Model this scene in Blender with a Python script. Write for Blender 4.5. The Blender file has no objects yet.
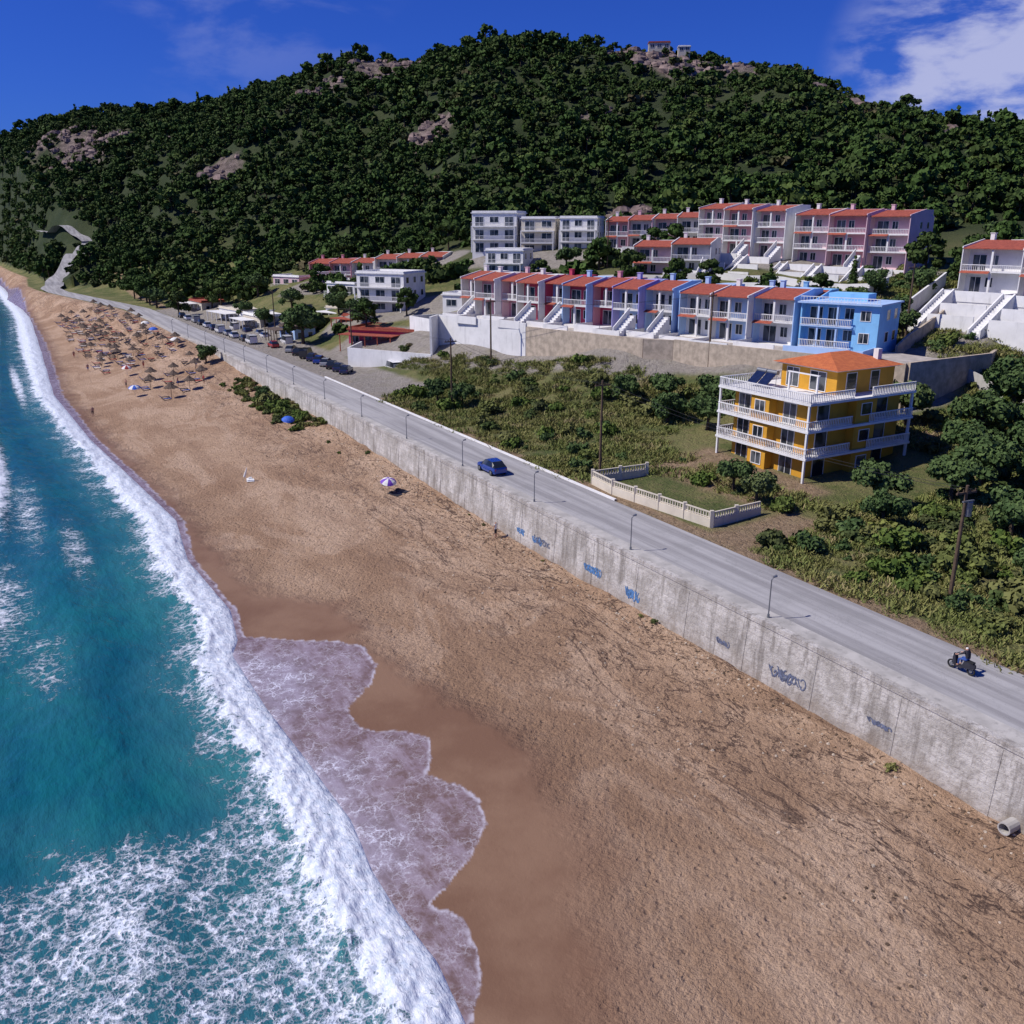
import bpy, math, random
import numpy as np
from mathutils import Vector, Matrix
random.seed(7); rng=np.random.default_rng(7)
SC=bpy.context.scene; COL=SC.collection
S3=.8660254
def AB(a,b): return (-.5*a+S3*b, S3*a+.5*b)
def toab(x,y): return (-.5*x+S3*y, S3*x+.5*y)
R60=math.radians(-60)
# ------------------------------------------------ shoreline / road geometry (coast frame: a along, b inland)
I=np.interp
def bwall(a): return I(a,[0,60,75,91,120,145,195,236,271,308,360,413,450,520,600,690,760,900,1300],[41.3,41.5,41.7,41.8,41.8,41.6,41,39,38.6,37.5,29,20.5,18,22,17,14,8,-20,-160])
def zbeachtop(a): return I(a,[0,75,91,120,150,200,270,400],[-4.0,-4.05,-3.7,-2.9,-2.6,-2.1,-1.2,-.6])
_wl=[(0,10),(20,12.3),(25.6,12.8),(29.2,13.2),(32.9,12.9),(36.1,12.9),(40.5,13.4),(47.3,13.1),(54.4,12.7),(63.8,12.6),(66.2,13.6),(72.4,14.5),(86.5,13.8),(100,15.2),(119.8,13.7),(146.9,11.5),(191.5,9.7),(276.7,12.3),(360,14.5),(452.8,13.2),(540,12.1),(690,9),(760,2),(900,-28),(1300,-170)]
def bwl(a): return I(a,[p[0] for p in _wl],[p[1] for p in _wl])
_sw=[(0,9),(15,11.5),(25.4,12.7),(26.7,13.9),(28.9,15),(31,15.2),(32.6,14.3),(34,16.9),(36.2,19.4),(38.4,20.1),(40,19.6),(42,18.7),(43.6,19.4),(45.4,20.3),(47,19.4),(48.5,17.2),(50,16.9),(52,17.4),(54,19.8),(56.1,21.1),(59.3,21.3),(61.5,20),(63.4,17.6),(66.7,14),(71.8,14.9),(85.9,14.2),(99.3,15.8),(118.7,14.6),(145.7,12.3),(189.8,11),(274.3,13.8),(448.8,15.4),(539.5,13),(690,9.5),(760,2),(900,-28),(1300,-170)]
def bsw(a): return I(a,[p[0] for p in _sw],[p[1] for p in _sw])
_we=[(0,15),(22,18.4),(28.1,21.5),(32.3,24),(38,25.1),(44.2,25.4),(50,23.2),(55.5,22.6),(63.4,22.9),(68.3,22.6),(74,18.5),(79.5,17.4),(96.6,17.2),(121.2,16),(150.3,13.6),(192.6,12),(269.2,15),(448,17),(540,14),(690,11),(760,4),(900,-26),(1300,-170)]
def bwet(a): return I(a,[p[0] for p in _we],[p[1] for p in _we])
def broad(a): return I(a,[0,150,195,236,271,308,360,413,440,462,491,532,600],[45.8,45.8,45.0,43.0,43.0,42,33.4,25,31,40,50,38,30])
def sstep(x,a,b):
    t=np.clip((x-a)/(b-a),0,1); return t*t*(3-2*t)
_dirs=rng.uniform(0,2*np.pi,40); _ph=rng.uniform(0,6.28,40)
def snoise(x,y,wl,k0=0,n=7):
    s=0
    for k in range(n):
        d=_dirs[(k0+k)%40]; f=2*np.pi/wl*(1+.37*k)
        s=s+np.sin((x*np.cos(d)+y*np.sin(d))*f+_ph[(k0+k)%40]+1.3*np.sin((x*np.sin(d)-y*np.cos(d))*f*.6))/(1+.5*k)
    return s/3.2
YK=[60,90,110,120,135,150,165,180,205,220,250,270,330,400,430,450,500,600,700,900,1400]
TAB={
-.75:[0,0,0,0,0,0,0,0,0,0,0,0,0,0,0,0,5,20,40,40,10],
-.56:[0,0,0,0,0,0,0,0,0,0,0,0,0,0,2,5,16,50,72,64,10],
-.45:[0,0,0,0,0,0,0,0,0,0,0,0,0,8,14,19,38,78,100,80,10],
-.317:[0,0,0,0,0,0,0,0,0,1,2,3,7,30,46,56,72,93,98,80,10],
-.22:[0,0,0,0,0,0,0,.5,2,4,8,10,22,46,60,72,92,104,95,60,10],
-.163:[0,0,0,0,.5,.8,1,3,7,8,9.5,11,26,52,66,78,103,110,85,50,10],
-.012:[0,0,.5,1,2,5,9.6,10,13,18,21,26,47,84,96,101,102,92,60,30,5],
.139:[0,.5,2,2.6,9.2,9.6,10.5,15,19,21.5,26,32,58,87,94,96,90,60,40,20,5],
.291:[0,1,3,8.4,9.4,11.5,15,18.5,21.5,24.5,34,43,66,82,84,80,60,40,20,10,0],
.394:[0,1,4,8.5,11.5,14.5,16.8,19.5,24,29,39,46,60,64,58,50,30,20,10,5,0],
.52:[0,1.5,6,11,14,15.8,18,22,28,31,39,45,51,44,35,30,20,10,5,5,0],
.9:[0,2,7,12,15,18,22,26,32,35,40,42,42,40,30,20,10,5,5,5,0]}
RK=sorted(TAB); TM=np.array([TAB[r] for r in RK],float)
def HT(x,y):
    x=np.asarray(x,float); y=np.asarray(y,float)
    yy=np.clip(y,60,1400); r=np.clip(x/np.maximum(yy,60),RK[0],RK[-1])
    cols=np.array([np.interp(yy,YK,TM[i]) for i in range(len(RK))])
    idx=np.clip(np.searchsorted(RK,r)-1,0,len(RK)-2)
    R=np.array(RK); t=(r-R[idx])/(R[idx+1]-R[idx]); t=t*t*(3-2*t)*.5+t*.5
    flat=np.arange(idx.size)
    c=cols.reshape(len(RK),-1); ii=idx.ravel()
    z=c[ii,flat]*(1-t.ravel())+c[ii+1,flat]*t.ravel()
    z=z.reshape(x.shape)
    hm=sstep(yy,240,330)
    z=z+hm*(snoise(x,y,110,0)*4.0+snoise(x,y,37,9)*1.8)
    z=z+sstep(z,1,4)*(1-hm)*snoise(x,y,18,5)*.25
    return z
def H(x,y):
    x=np.asarray(x,float); y=np.asarray(y,float)
    a,b=toab(x,y); bw=bwall(a)
    up=np.where(a<425,broad(a)+4.0,bw+1)
    land=HT(x,y)*sstep(b-up,0,22)-.06
    w=bwl(a); s=(b-w)/np.maximum(bw-w,1); zt=zbeachtop(a)
    beach=np.where(s>0,-6+(zt+6)*np.power(np.clip(s,0,1.2),1.3),-6+np.maximum((b-w)*.1,-5))
    beach=beach+sstep(s,.25,.6)*snoise(x,y,9,3)*.10+sstep(s,.5,.9)*(snoise(x,y,3.1,13)*.05+snoise(x,y,1.1,23)*.02)
    beach=beach+sstep(s,.88,1.0)*(.12+.22*snoise(x,y,11,28))
    t=np.where(b>bw+.35,1.0,0.0)
    tt=sstep(b,bw-10,bw+.35)
    beachfar=beach*(1-tt)+(-.06)*tt
    g=sstep(a,150,230)
    bb=beach*(1-g)+beachfar*g
    return np.where(t>0,land,bb)
def hz(x,y): return float(H(np.array([x]),np.array([y]))[0])
ROCKS=[(-246,560,24),(-285,610,20),(-262,585,14),(-62,500,20),(-32,380,11),(64,405,18),(50,425,14),(88,400,13),(118,350,15),(-93,480,14),(33,255,9),(-130,430,9),(-180,520,12),(135,300,9),(150,250,8),(30,345,7)]
def rockmask(x,y):
    m=np.zeros_like(x,float)
    for rx,ry,rr in ROCKS: m=np.maximum(m,sstep(np.hypot((x-rx),(y-ry)*1.0)+snoise(x,y,13,5)*rr*.5,rr*1.15,rr*.6))
    return m
# ------------------------------------------------ materials
class NT:
    def __init__(s,nt): s.t=nt; s.n=nt.nodes; s.l=nt.links
    def __call__(s,typ,ins=None,**kw):
        n=s.n.new(typ)
        for k,v in kw.items(): setattr(n,k,v)
        for k,v in (ins or {}).items():
            if isinstance(v,bpy.types.NodeSocket): s.l.new(v,n.inputs[k])
            else: n.inputs[k].default_value=v
        return n
    def math(s,op,a,b=None,clamp=False):
        n=s.n.new('ShaderNodeMath'); n.operation=op; n.use_clamp=clamp
        for i,v in enumerate((a,b)):
            if v is None: continue
            if isinstance(v,bpy.types.NodeSocket): s.l.new(v,n.inputs[i])
            else: n.inputs[i].default_value=v
        return n.outputs[0]
    def mix(s,f,a,b,blend='MIX'):
        n=s.n.new('ShaderNodeMix'); n.data_type='RGBA'; n.blend_type=blend
        for i,v in ((0,f),(6,a),(7,b)):
            if isinstance(v,bpy.types.NodeSocket): s.l.new(v,n.inputs[i])
            elif i==0: n.inputs[0].default_value=v
            else: n.inputs[i].default_value=tuple(v)+(1,) if len(v)==3 else v
        return n.outputs[2]
    def noise(s,co,scale,detail=4,rough=.55,dist=0):
        n=s('ShaderNodeTexNoise',{'Scale':scale,'Detail':detail,'Roughness':rough,'Distortion':dist}); s.l.new(co,n.inputs['Vector']); return n.outputs['Fac']
    def ramp(s,f,lo,hi):
        n=s('ShaderNodeMapRange',{'From Min':lo,'From Max':hi}); n.interpolation_type='SMOOTHSTEP'; s.l.new(f,n.inputs[0]); return n.outputs[0]
    def attr(s,name): return s('ShaderNodeAttribute',attribute_name=name).outputs['Fac']
    def coast(s,co,sa,sb):
        m1=s('ShaderNodeMapping',{'Rotation':(0,0,math.radians(-120))}); s.l.new(co,m1.inputs[0])
        m2=s('ShaderNodeMapping',{'Scale':(sa,sb,1)}); s.l.new(m1.outputs[0],m2.inputs[0]); return m2.outputs[0]
def newmat(name):
    m=bpy.data.materials.new(name); m.use_nodes=True; nt=NT(m.node_tree); nt.n.clear()
    out=nt('ShaderNodeOutputMaterial'); bs=nt('ShaderNodeBsdfPrincipled'); nt.l.new(bs.outputs[0],out.inputs[0])
    return m,nt,bs,out
def simple(name,col,rough=.7,var=.18,scale=1.5,bump=0,metal=0,stain=0):
    m,nt,bs,out=newmat(name)
    co=nt('ShaderNodeTexCoord').outputs['Object']
    n=nt.noise(co,scale,4,.6)
    dark=tuple(c*(1-var) for c in col); lite=tuple(min(1,c*(1+var)) for c in col)
    c=nt.mix(nt.ramp(n,.3,.7),dark,lite)
    if stain:
        mp=nt('ShaderNodeMapping',{'Scale':(1.2,1.2,.18)}); nt.l.new(co,mp.inputs[0])
        s2=nt.ramp(nt.noise(mp.outputs[0],1.3,5,.65),.52,.75)
        c=nt.mix(nt.math('MULTIPLY',s2,stain),c,tuple(x*.38 for x in col))
    nt.l.new(c,bs.inputs['Base Color']); bs.inputs['Roughness'].default_value=rough; bs.inputs['Metallic'].default_value=metal
    if bump:
        b=nt('ShaderNodeBump',{'Strength':.6,'Distance':bump}); nt.l.new(nt.noise(co,scale*6,3),b.inputs['Height']); nt.l.new(b.outputs[0],bs.inputs['Normal'])
    return m
M={}
M['white']=simple('white_plaster',(.76,.75,.73),.8,.07,.5,stain=.35)
M['cream']=simple('cream_plaster',(.62,.56,.45),.8,.1,.5,stain=.3)
M['yellow']=simple('ochre_plaster',(.60,.30,.022),.8,.08,.5,stain=.2)
M['pink']=simple('pink_plaster',(.62,.30,.35),.8,.08,.5,stain=.2)
M['lpink']=simple('pale_pink_plaster',(.70,.48,.52),.8,.08,.5,stain=.2)
M['crimson']=simple('crimson_plaster',(.50,.05,.11),.8,.08,.5,stain=.2)
M['blue']=simple('sky_blue_plaster',(.22,.50,.80),.8,.08,.5,stain=.2)
M['lblue']=simple('pale_blue_plaster',(.38,.54,.80),.8,.08,.5,stain=.2)
M['lilac']=simple('lilac_plaster',(.36,.34,.66),.8,.08,.5,stain=.2)
M['conc']=simple('concrete',(.42,.40,.37),.9,.18,.6,.02,stain=.5)
M['beige']=simple('beige_stone_wall',(.46,.38,.29),.9,.22,1.2,.05,stain=.4)
M['pave']=simple('terrace_paving',(.40,.36,.32),.9,.2,1)
M['metal']=simple('grey_metal',(.25,.26,.27),.45,.1,3,metal=.6)
M['dark']=simple('dark_interior',(.02,.02,.022),.8,.2,2)
M['wood']=simple('weathered_wood',(.10,.065,.04),.9,.3,3,.01)
M['thatch']=simple('straw_thatch',(.11,.078,.058),.95,.4,6,.03)
M['fabricw']=simple('white_canvas',(.75,.74,.7),.8,.08,2)
M['fabricb']=simple('blue_canvas',(.03,.12,.55),.7,.1,2)
M['fabricp']=simple('purple_canvas',(.16,.05,.42),.7,.1,2)
M['rubber']=simple('tyre_rubber',(.015,.015,.015),.8,.2,4)
M['skin']=simple('skin',(.45,.25,.17),.6,.08,3)
M['hair']=simple('dark_hair',(.02,.015,.012),.6,.1,3)
M['cloth_d']=simple('dark_cloth',(.02,.02,.03),.8,.2,3)
M['cloth_r']=simple('red_cloth',(.35,.03,.03),.8,.2,3)
M['cloth_b']=simple('blue_cloth',(.03,.08,.3),.8,.2,3)
M['graf']=simple('blue_spray_paint',(.08,.20,.42),.6,.4,6)
M['graf2']=simple('dark_spray_paint',(.12,.14,.21),.6,.4,6)
M['line']=simple('worn_road_paint',(.5,.5,.48),.8,.3,2)
M['solar']=simple('solar_panel',(.012,.02,.06),.15,.2,3)
def glassm():
    m,nt,bs,out=newmat('window_glass'); co=nt('ShaderNodeTexCoord').outputs['Object']
    nt.l.new(nt.mix(nt.ramp(nt.noise(co,.45,1),.45,.55),(.015,.02,.028),(.10,.11,.12)),bs.inputs['Base Color']); bs.inputs['Roughness'].default_value=.12
    return m
M['glass']=glassm()
def tilem(name,c1,c2):
    m,nt,bs,out=newmat(name)
    co=nt('ShaderNodeTexCoord').outputs['Object']
    w=nt('ShaderNodeTexWave',{'Scale':1.4,'Distortion':.6,'Detail':1}); nt.l.new(co,w.inputs['Vector'])
    n=nt.noise(co,2.2,5,.7)
    c=nt.mix(nt.ramp(n,.3,.7),c1,c2); c=nt.mix(nt.math('MULTIPLY',w.outputs['Fac'],.35),c,tuple(q*.6 for q in c1))
    nt.l.new(c,bs.inputs['Base Color']); bs.inputs['Roughness'].default_value=.8
    b=nt('ShaderNodeBump',{'Strength':.7,'Distance':.08}); nt.l.new(w.outputs['Fac'],b.inputs['Height']); nt.l.new(b.outputs[0],bs.inputs['Normal'])
    return m
M['tile']=tilem('terracotta_tiles',(.28,.06,.035),(.50,.12,.065)); M['tileo']=tilem('orange_tiles',(.48,.12,.04),(.68,.20,.06))
def carpaint(name,col):
    m=simple(name,col,.25,.03,1); m.node_tree.nodes['Principled BSDF'].inputs['Coat Weight'].default_value=.5; return m
def foliage(name,c1,c2,c3,c4):
    m,nt,bs,out=newmat(name)
    oi=nt('ShaderNodeObjectInfo'); co=nt('ShaderNodeTexCoord').outputs['Object']
    n=nt.noise(co,.9,2,.6)
    c=nt.mix(nt.ramp(n,.35,.68),c1,c2)
    c=nt.mix(nt.math('MULTIPLY',nt.ramp(oi.outputs['Random'],.3,.9),.8),c,c3)
    c=nt.mix(nt.math('MULTIPLY',nt.ramp(oi.outputs['Random'],.90,.96),.8),c,c4)
    nt.l.new(c,bs.inputs['Base Color']); bs.inputs['Roughness'].default_value=.8; bs.inputs['Specular IOR Level'].default_value=.12
    return m
M['pinef']=foliage('pine_foliage',(.034,.066,.015),(.070,.122,.028),(.058,.086,.024),(.10,.145,.035))
M['scrubf']=foliage('scrub_foliage',(.05,.075,.022),(.088,.12,.036),(.088,.098,.04),(.13,.105,.055))
M['olivef']=foliage('olive_foliage',(.045,.082,.027),(.10,.15,.05),(.085,.13,.042),(.14,.17,.065))
M['bushf']=foliage('bush_foliage',(.065,.11,.022),(.15,.20,.045),(.17,.165,.06),(.20,.22,.055))
M['grassf']=foliage('dry_grass',(.17,.18,.055),(.27,.25,.095),(.16,.20,.055),(.34,.27,.14))
M['bark']=simple('bark',(.08,.055,.035),.95,.3,4)
M['rock']=simple('hill_rock',(.20,.145,.13),.95,.45,.6,.1)
# ------------------------------------------------ mesh builder
class MB:
    def __init__(s): s.v=[];s.f=[];s.m=[]
    def add(s,vs,fs,m=0):
        o=len(s.v); s.v+=[tuple(p) for p in vs]; s.f+=[tuple(i+o for i in f) for f in fs]; s.m+=[m]*len(fs); return s
    def box(s,x0,x1,y0,y1,z0,z1,m=0):
        return s.add([(x0,y0,z0),(x1,y0,z0),(x1,y1,z0),(x0,y1,z0),(x0,y0,z1),(x1,y0,z1),(x1,y1,z1),(x0,y1,z1)],
            [(0,3,2,1),(4,5,6,7),(0,1,5,4),(1,2,6,5),(2,3,7,6),(3,0,4,7)],m)
    def beam(s,p0,p1,r0,r1=None,n=6,m=0,caps=True):
        r1=r0 if r1 is None else r1; p0=Vector(p0);p1=Vector(p1);d=(p1-p0).normalized()
        u=d.orthogonal().normalized();w=d.cross(u); vs=[]
        for p,r in((p0,r0),(p1,r1)):
            for k in range(n):
                t=2*math.pi*k/n; vs.append(p+(u*math.cos(t)+w*math.sin(t))*r)
        fs=[(k,(k+1)%n,n+(k+1)%n,n+k) for k in range(n)]
        if caps: fs+=[tuple(range(n-1,-1,-1)),tuple(range(n,2*n))]
        return s.add(vs,fs,m)
    def rail(s,x0,x1,y0,y1,z,h=.95,step=.3,m=0,t=.035):
        L=math.hypot(x1-x0,y1-y0); n=max(1,int(L/step))
        ux,uy=(x1-x0)/L,(y1-y0)/L; nx,ny=-uy*t,ux*t
        def bar(sx,ex,z0,z1,w=1):
            ax,ay=x0+ux*sx,y0+uy*sx; bx,by=x0+ux*ex,y0+uy*ex; a=nx*w;b=ny*w
            vs=[(ax-a,ay-b,z0),(bx-a,by-b,z0),(bx+a,by+b,z0),(ax+a,ay+b,z0),(ax-a,ay-b,z1),(bx-a,by-b,z1),(bx+a,by+b,z1),(ax+a,ay+b,z1)]
            s.add(vs,[(0,3,2,1),(4,5,6,7),(0,1,5,4),(1,2,6,5),(2,3,7,6),(3,0,4,7)],m)
        bar(0,L,z+h-.09,z+h,1.7); bar(0,L,z+.06,z+.12,1)
        for k in range(n+1):
            q=L*k/n; bar(max(0,q-t*.9),min(L,q+t*.9),z,z+h-.09,.8)
    def mesh(s,name,mats):
        me=bpy.data.meshes.new(name); me.from_pydata(s.v,[],s.f); me.polygons.foreach_set('material_index',s.m)
        for x in mats: me.materials.append(x)
        me.update(); return me
def ob(name,me,loc=(0,0,0),rot=0,parent=None,scale=1,smooth=False):
    o=bpy.data.objects.new(name,me); COL.objects.link(o); o.location=loc; o.rotation_euler=(0,0,rot) if not isinstance(rot,tuple) else rot
    o.scale=(scale,)*3 if not isinstance(scale,tuple) else scale
    if parent: o.parent=parent
    return o
def group(name,loc,rot,parts,scale=1):
    e=ob(name,None,loc,rot,scale=scale); e.empty_display_size=.5
    for nm,me in parts: ob(nm,me,parent=e)
    return e
# ------------------------------------------------ ground sheet
def polar(azmin,azmax,na,r0,r1,nr,zf,name):
    az=np.radians(np.linspace(azmin,azmax,na)); rr=r0*np.power(r1/r0,np.linspace(0,1,nr))
    A,Rr=np.meshgrid(az,rr); X=Rr*np.sin(A); Y=Rr*np.cos(A)
    Z=zf(X,Y)
    me=bpy.data.meshes.new(name); nv=na*nr
    me.vertices.add(nv); me.vertices.foreach_set('co',np.stack([X,Y,Z],-1).ravel().astype(np.float32))
    i=np.arange(nr-1)[:,None]*na+np.arange(na-1)[None,:]
    q=np.stack([i,i+1,i+na+1,i+na],-1).reshape(-1,4)[:,::-1]
    nf=len(q); me.loops.add(nf*4); me.loops.foreach_set('vertex_index',q.ravel().astype(np.int32))
    me.polygons.add(nf); me.polygons.foreach_set('loop_start',np.arange(nf,dtype=np.int32)*4)
    me.polygons.foreach_set('use_smooth',np.ones(nf,bool))
    me.update(calc_edges=True)
    return me,X,Y,Z
def setattr_(me,name,arr):
    at=me.attributes.new(name,'FLOAT','POINT'); at.data.foreach_set('value',arr.ravel().astype(np.float32))
me,X,Y,Z=polar(-58,58,980,22,1500,820,H,'ground')
a,b=toab(X,Y)
setattr_(me,'beach',(b<bwall(a)+.35).astype(float)*1.0)
wob=snoise(X,Y,5,2)*.35+snoise(X,Y,1.7,11)*.12
soft=1.6+2.2*sstep(a,45,25)
wet=sstep(b-bwet(a)-wob*1.8-snoise(X,Y,12,16)*.8,soft,-soft)
damp=sstep(b-bwet(a)-wob*3-snoise(X,Y,14,26)*3.0,10,-3)*(.25+.70*sstep(a,75,32))
arc=np.exp(-((b-27.5-snoise(X,Y,22,8)*2.4-.03*(a-40))/1.3)**2)*.5*sstep(a,110,80)
arc2=np.exp(-((b-22.0-snoise(X,Y,30,18)*1.6-.02*(a-90))/1.0)**2)*.4*sstep(a,75,90)*sstep(a,180,140)
setattr_(me,'wet',wet); setattr_(me,'damp',np.clip(np.maximum(np.maximum(damp,arc),arc2),0,1))
w2=snoise(X,Y,3.0,21)*.25+snoise(X,Y,1.1,31)*.08
ds=bsw(a)+w2-b
setattr_(me,'swash',sstep(ds,-.04,.06)); setattr_(me,'swd',ds)
setattr_(me,'strand',sstep(b-bwall(a),-17,-6)*(b<bwall(a)))
def rect(a0,a1,b0,b1,s=1.5): return sstep(a,a0-s,a0)*sstep(a,a1+s,a1)*sstep(b,b0-s,b0)*sstep(b,b1+s,b1)
def seg(x0,y0,x1,y1,w,s=2):
    dx,dy=x1-x0,y1-y0; L2=dx*dx+dy*dy; t=np.clip(((X-x0)*dx+(Y-y0)*dy)/L2,0,1)
    return sstep(np.hypot(X-x0-t*dx,Y-y0-t*dy),w+s,w)
pave=np.maximum.reduce([rect(128,215,49,59),rect(205,300,47,62),seg(-14,163,20,132,7),seg(24,134,47,113,7),seg(38,194,70,160,5),
    seg(64,134,80,120,6),seg(-8,222,40,200,5),seg(-30,182,-5,165,6),seg(47,112,66,128,4),seg(-55,255,-20,245,8),seg(-34,203,-15,195,7)])
dirt=np.maximum.reduce([rect(0,420,49,50.7,.7),rect(50.5,54,49,60),rect(57,73,60,67,2),rect(90,150,50,51.2,1.5),seg(45,101,60,70,2),seg(48,74,58,72,2)*.8])
pave=np.clip(pave+snoise(X,Y,7,8)*.3*(pave>.02),0,1); dirt=np.clip(dirt+snoise(X,Y,5,6)*.3*(dirt>.02),0,1)
setattr_(me,'pave',pave); setattr_(me,'dirt',dirt)
setattr_(me,'hill',sstep(Z,8,24)*sstep(Y,150,200)+sstep(a,380,430)*sstep(Z,.5,2)*(1-sstep(Z,8,24))); setattr_(me,'rock',rockmask(X,Y))
m,nt,bs,out=newmat('ground_material'); me.materials.append(m)
co=nt('ShaderNodeTexCoord').outputs['Object']
A_=nt.attr
cs=nt.coast(co,.28,1.0)
n1=nt.noise(co,.09,5,.6); n2=nt.noise(co,1.3,6,.65); n3=nt.noise(co,9,3,.7); nb=nt.noise(nt.coast(co,.45,1.0),.13,6,.65,.8)
n5=nt.noise(co,3.6,5,.7)
sand=nt.mix(nt.ramp(n1,.38,.62),(.47,.30,.185),(.60,.41,.27)); sand=nt.mix(nt.math('MULTIPLY',nt.ramp(nb,.50,.57),.6),sand,(.71,.51,.355))
sand=nt.mix(nt.math('MULTIPLY',nt.ramp(nb,.47,.40),.5),sand,(.39,.245,.15))
sand=nt.mix(nt.math('MULTIPLY',nt.ramp(n2,.44,.72),.4),sand,(.40,.25,.15))
fp=nt('ShaderNodeTexVoronoi',{'Scale':1.7,'Randomness':1.0}); nt.l.new(co,fp.inputs['Vector'])
pit=nt.ramp(fp.outputs['Distance'],.30,.12)
sand=nt.mix(nt.math('MULTIPLY',nt.math('MULTIPLY',pit,nt.ramp(n5,.42,.58)),.42),sand,(.27,.165,.10))
sand=nt.mix(nt.math('MULTIPLY',nt.ramp(n5,.5,.68),.35),sand,(.33,.205,.125))
sand=nt.mix(nt.math('MULTIPLY',nt.ramp(n3,.48,.75),.45),sand,(.30,.19,.115))
def contour(v,c,w0,w1): return nt.ramp(nt.math('ABSOLUTE',nt.math('SUBTRACT',v,c)),w0,w1)
l1=contour(nt.noise(cs,.30,6,.62,.8),.5,.016,.002); l2=contour(nt.noise(cs,.55,6,.7,1.2),.47,.014,.002); l3=contour(nt.noise(co,.22,6,.62,1.2),.53,.009,.001)
deb=nt.math('MULTIPLY',nt.math('MAXIMUM',nt.math('MAXIMUM',l1,nt.math('MULTIPLY',l2,.8)),nt.math('MULTIPLY',l3,.9)),nt.ramp(n3,.26,.46)); deb=nt.math('MULTIPLY',deb,A_('strand'))
sand=nt.mix(nt.math('MULTIPLY',deb,.9),sand,(.085,.05,.038))
blot=nt.math('MULTIPLY',nt.ramp(nt.noise(nt.coast(co,.5,1.0),.45,6,.7,1),.53,.68),nt.math('MULTIPLY',A_('strand'),.6)); sand=nt.mix(blot,sand,(.27,.165,.10))
dampc=nt.mix(nt.ramp(nb,.4,.6),(.27,.155,.09),(.37,.225,.138)); dampc=nt.mix(nt.math('MULTIPLY',nt.ramp(n5,.5,.7),.3),dampc,(.2,.12,.07))
sand=nt.mix(nt.math('MULTIPLY',A_('damp'),.82),sand,dampc)
wetc=nt.mix(nt.ramp(n1,.4,.6),(.18,.098,.058),(.235,.14,.086))
sand=nt.mix(A_('wet'),sand,wetc)
wn=nt('ShaderNodeTexNoise',{'Scale':.9,'Detail':5,'Roughness':.65}); nt.l.new(co,wn.inputs['Vector'])
wv=nt('ShaderNodeMix'); wv.data_type='RGBA'; wv.blend_type='ADD'; wv.inputs[0].default_value=2.6; nt.l.new(co,wv.inputs[6]); nt.l.new(wn.outputs['Color'],wv.inputs[7])
vo=nt('ShaderNodeTexVoronoi',{'Scale':1.6},feature='DISTANCE_TO_EDGE'); nt.l.new(wv.outputs[2],vo.inputs['Vector'])
vo2=nt('ShaderNodeTexVoronoi',{'Scale':5.0},feature='DISTANCE_TO_EDGE'); nt.l.new(wv.outputs[2],vo2.inputs['Vector'])
lace=nt.math('ADD',nt.math('MULTIPLY',nt.ramp(vo.outputs[0],.10,.0),.8),nt.math('MULTIPLY',nt.ramp(vo2.outputs[0],.16,.0),.5))
film=nt.mix(nt.ramp(n2,.38,.62),(.155,.105,.105),(.25,.195,.23)); film=nt.mix(nt.math('MULTIPLY',nt.ramp(nt.noise(cs,.9,6,.7),.48,.62),.6),film,(.36,.31,.38))  # wet brown plus lilac that paints the sky's reflection into the film colour
near=nt.ramp(A_('swd'),1.8,7)
film=nt.mix(nt.math('MULTIPLY',near,.3),film,(.40,.38,.46))
lf=nt.math('MULTIPLY',nt.math('MULTIPLY',lace,nt.ramp(nt.noise(co,.7,6,.7),.40,.62)),nt.math('ADD',nt.math('MULTIPLY',near,.6),.4))
edge=nt.math('MULTIPLY',nt.ramp(A_('swd'),.38,.05),nt.ramp(n2,.40,.58))
lf=nt.math('MAXIMUM',lf,nt.math('MULTIPLY',edge,.7),True)
film=nt.mix(lf,film,(.68,.68,.78))
sand=nt.mix(nt.math('MULTIPLY',A_('swash'),nt.math('ADD',.80,nt.math('MULTIPLY',near,.2))),sand,film)
gr=nt.mix(nt.ramp(nt.noise(co,.12,6,.65),.4,.62),(.10,.13,.035),(.22,.21,.08)); gr=nt.mix(nt.math('MULTIPLY',nt.ramp(n2,.45,.75),.6),gr,(.25,.185,.10))
hl=nt.mix(nt.ramp(nt.noise(co,.05,6,.7),.42,.62),(.028,.045,.013),(.05,.066,.024)); hl=nt.mix(nt.ramp(nt.noise(co,.022,5,.75,.5),.64,.74),hl,(.14,.105,.075))
gr=nt.mix(A_('hill'),gr,hl)
rk=nt.mix(nt.ramp(nt.noise(co,.35,6,.75),.35,.65),(.10,.075,.065),(.28,.22,.19)); gr=nt.mix(A_('rock'),gr,rk)
dr=nt.mix(nt.ramp(n2,.35,.7),(.38,.27,.17),(.25,.17,.10))
pv=nt.mix(nt.ramp(n2,.3,.7),(.40,.36,.31),(.28,.25,.22))
gr=nt.mix(A_('dirt'),gr,dr); gr=nt.mix(A_('pave'),gr,pv)
fin=nt.mix(A_('beach'),gr,sand)
nt.l.new(fin,bs.inputs['Base Color'])
rg=nt.math('SUBTRACT',.94,nt.math('MULTIPLY',nt.math('ADD',nt.math('MULTIPLY',A_('wet'),.32),nt.math('MULTIPLY',A_('swash'),.36)),A_('beach'))); nt.l.new(rg,bs.inputs['Roughness'])
bs.inputs['Specular IOR Level'].default_value=.3
bh=nt.math('MULTIPLY',nt.math('SUBTRACT',nt.math('ADD',nt.math('ADD',n3,nt.math('MULTIPLY',n5,2.6)),nt.math('MULTIPLY',n2,3.6)),nt.math('MULTIPLY',pit,.8)),nt.math('SUBTRACT',1.04,nt.math('MULTIPLY',A_('beach'),A_('wet'))))
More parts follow.
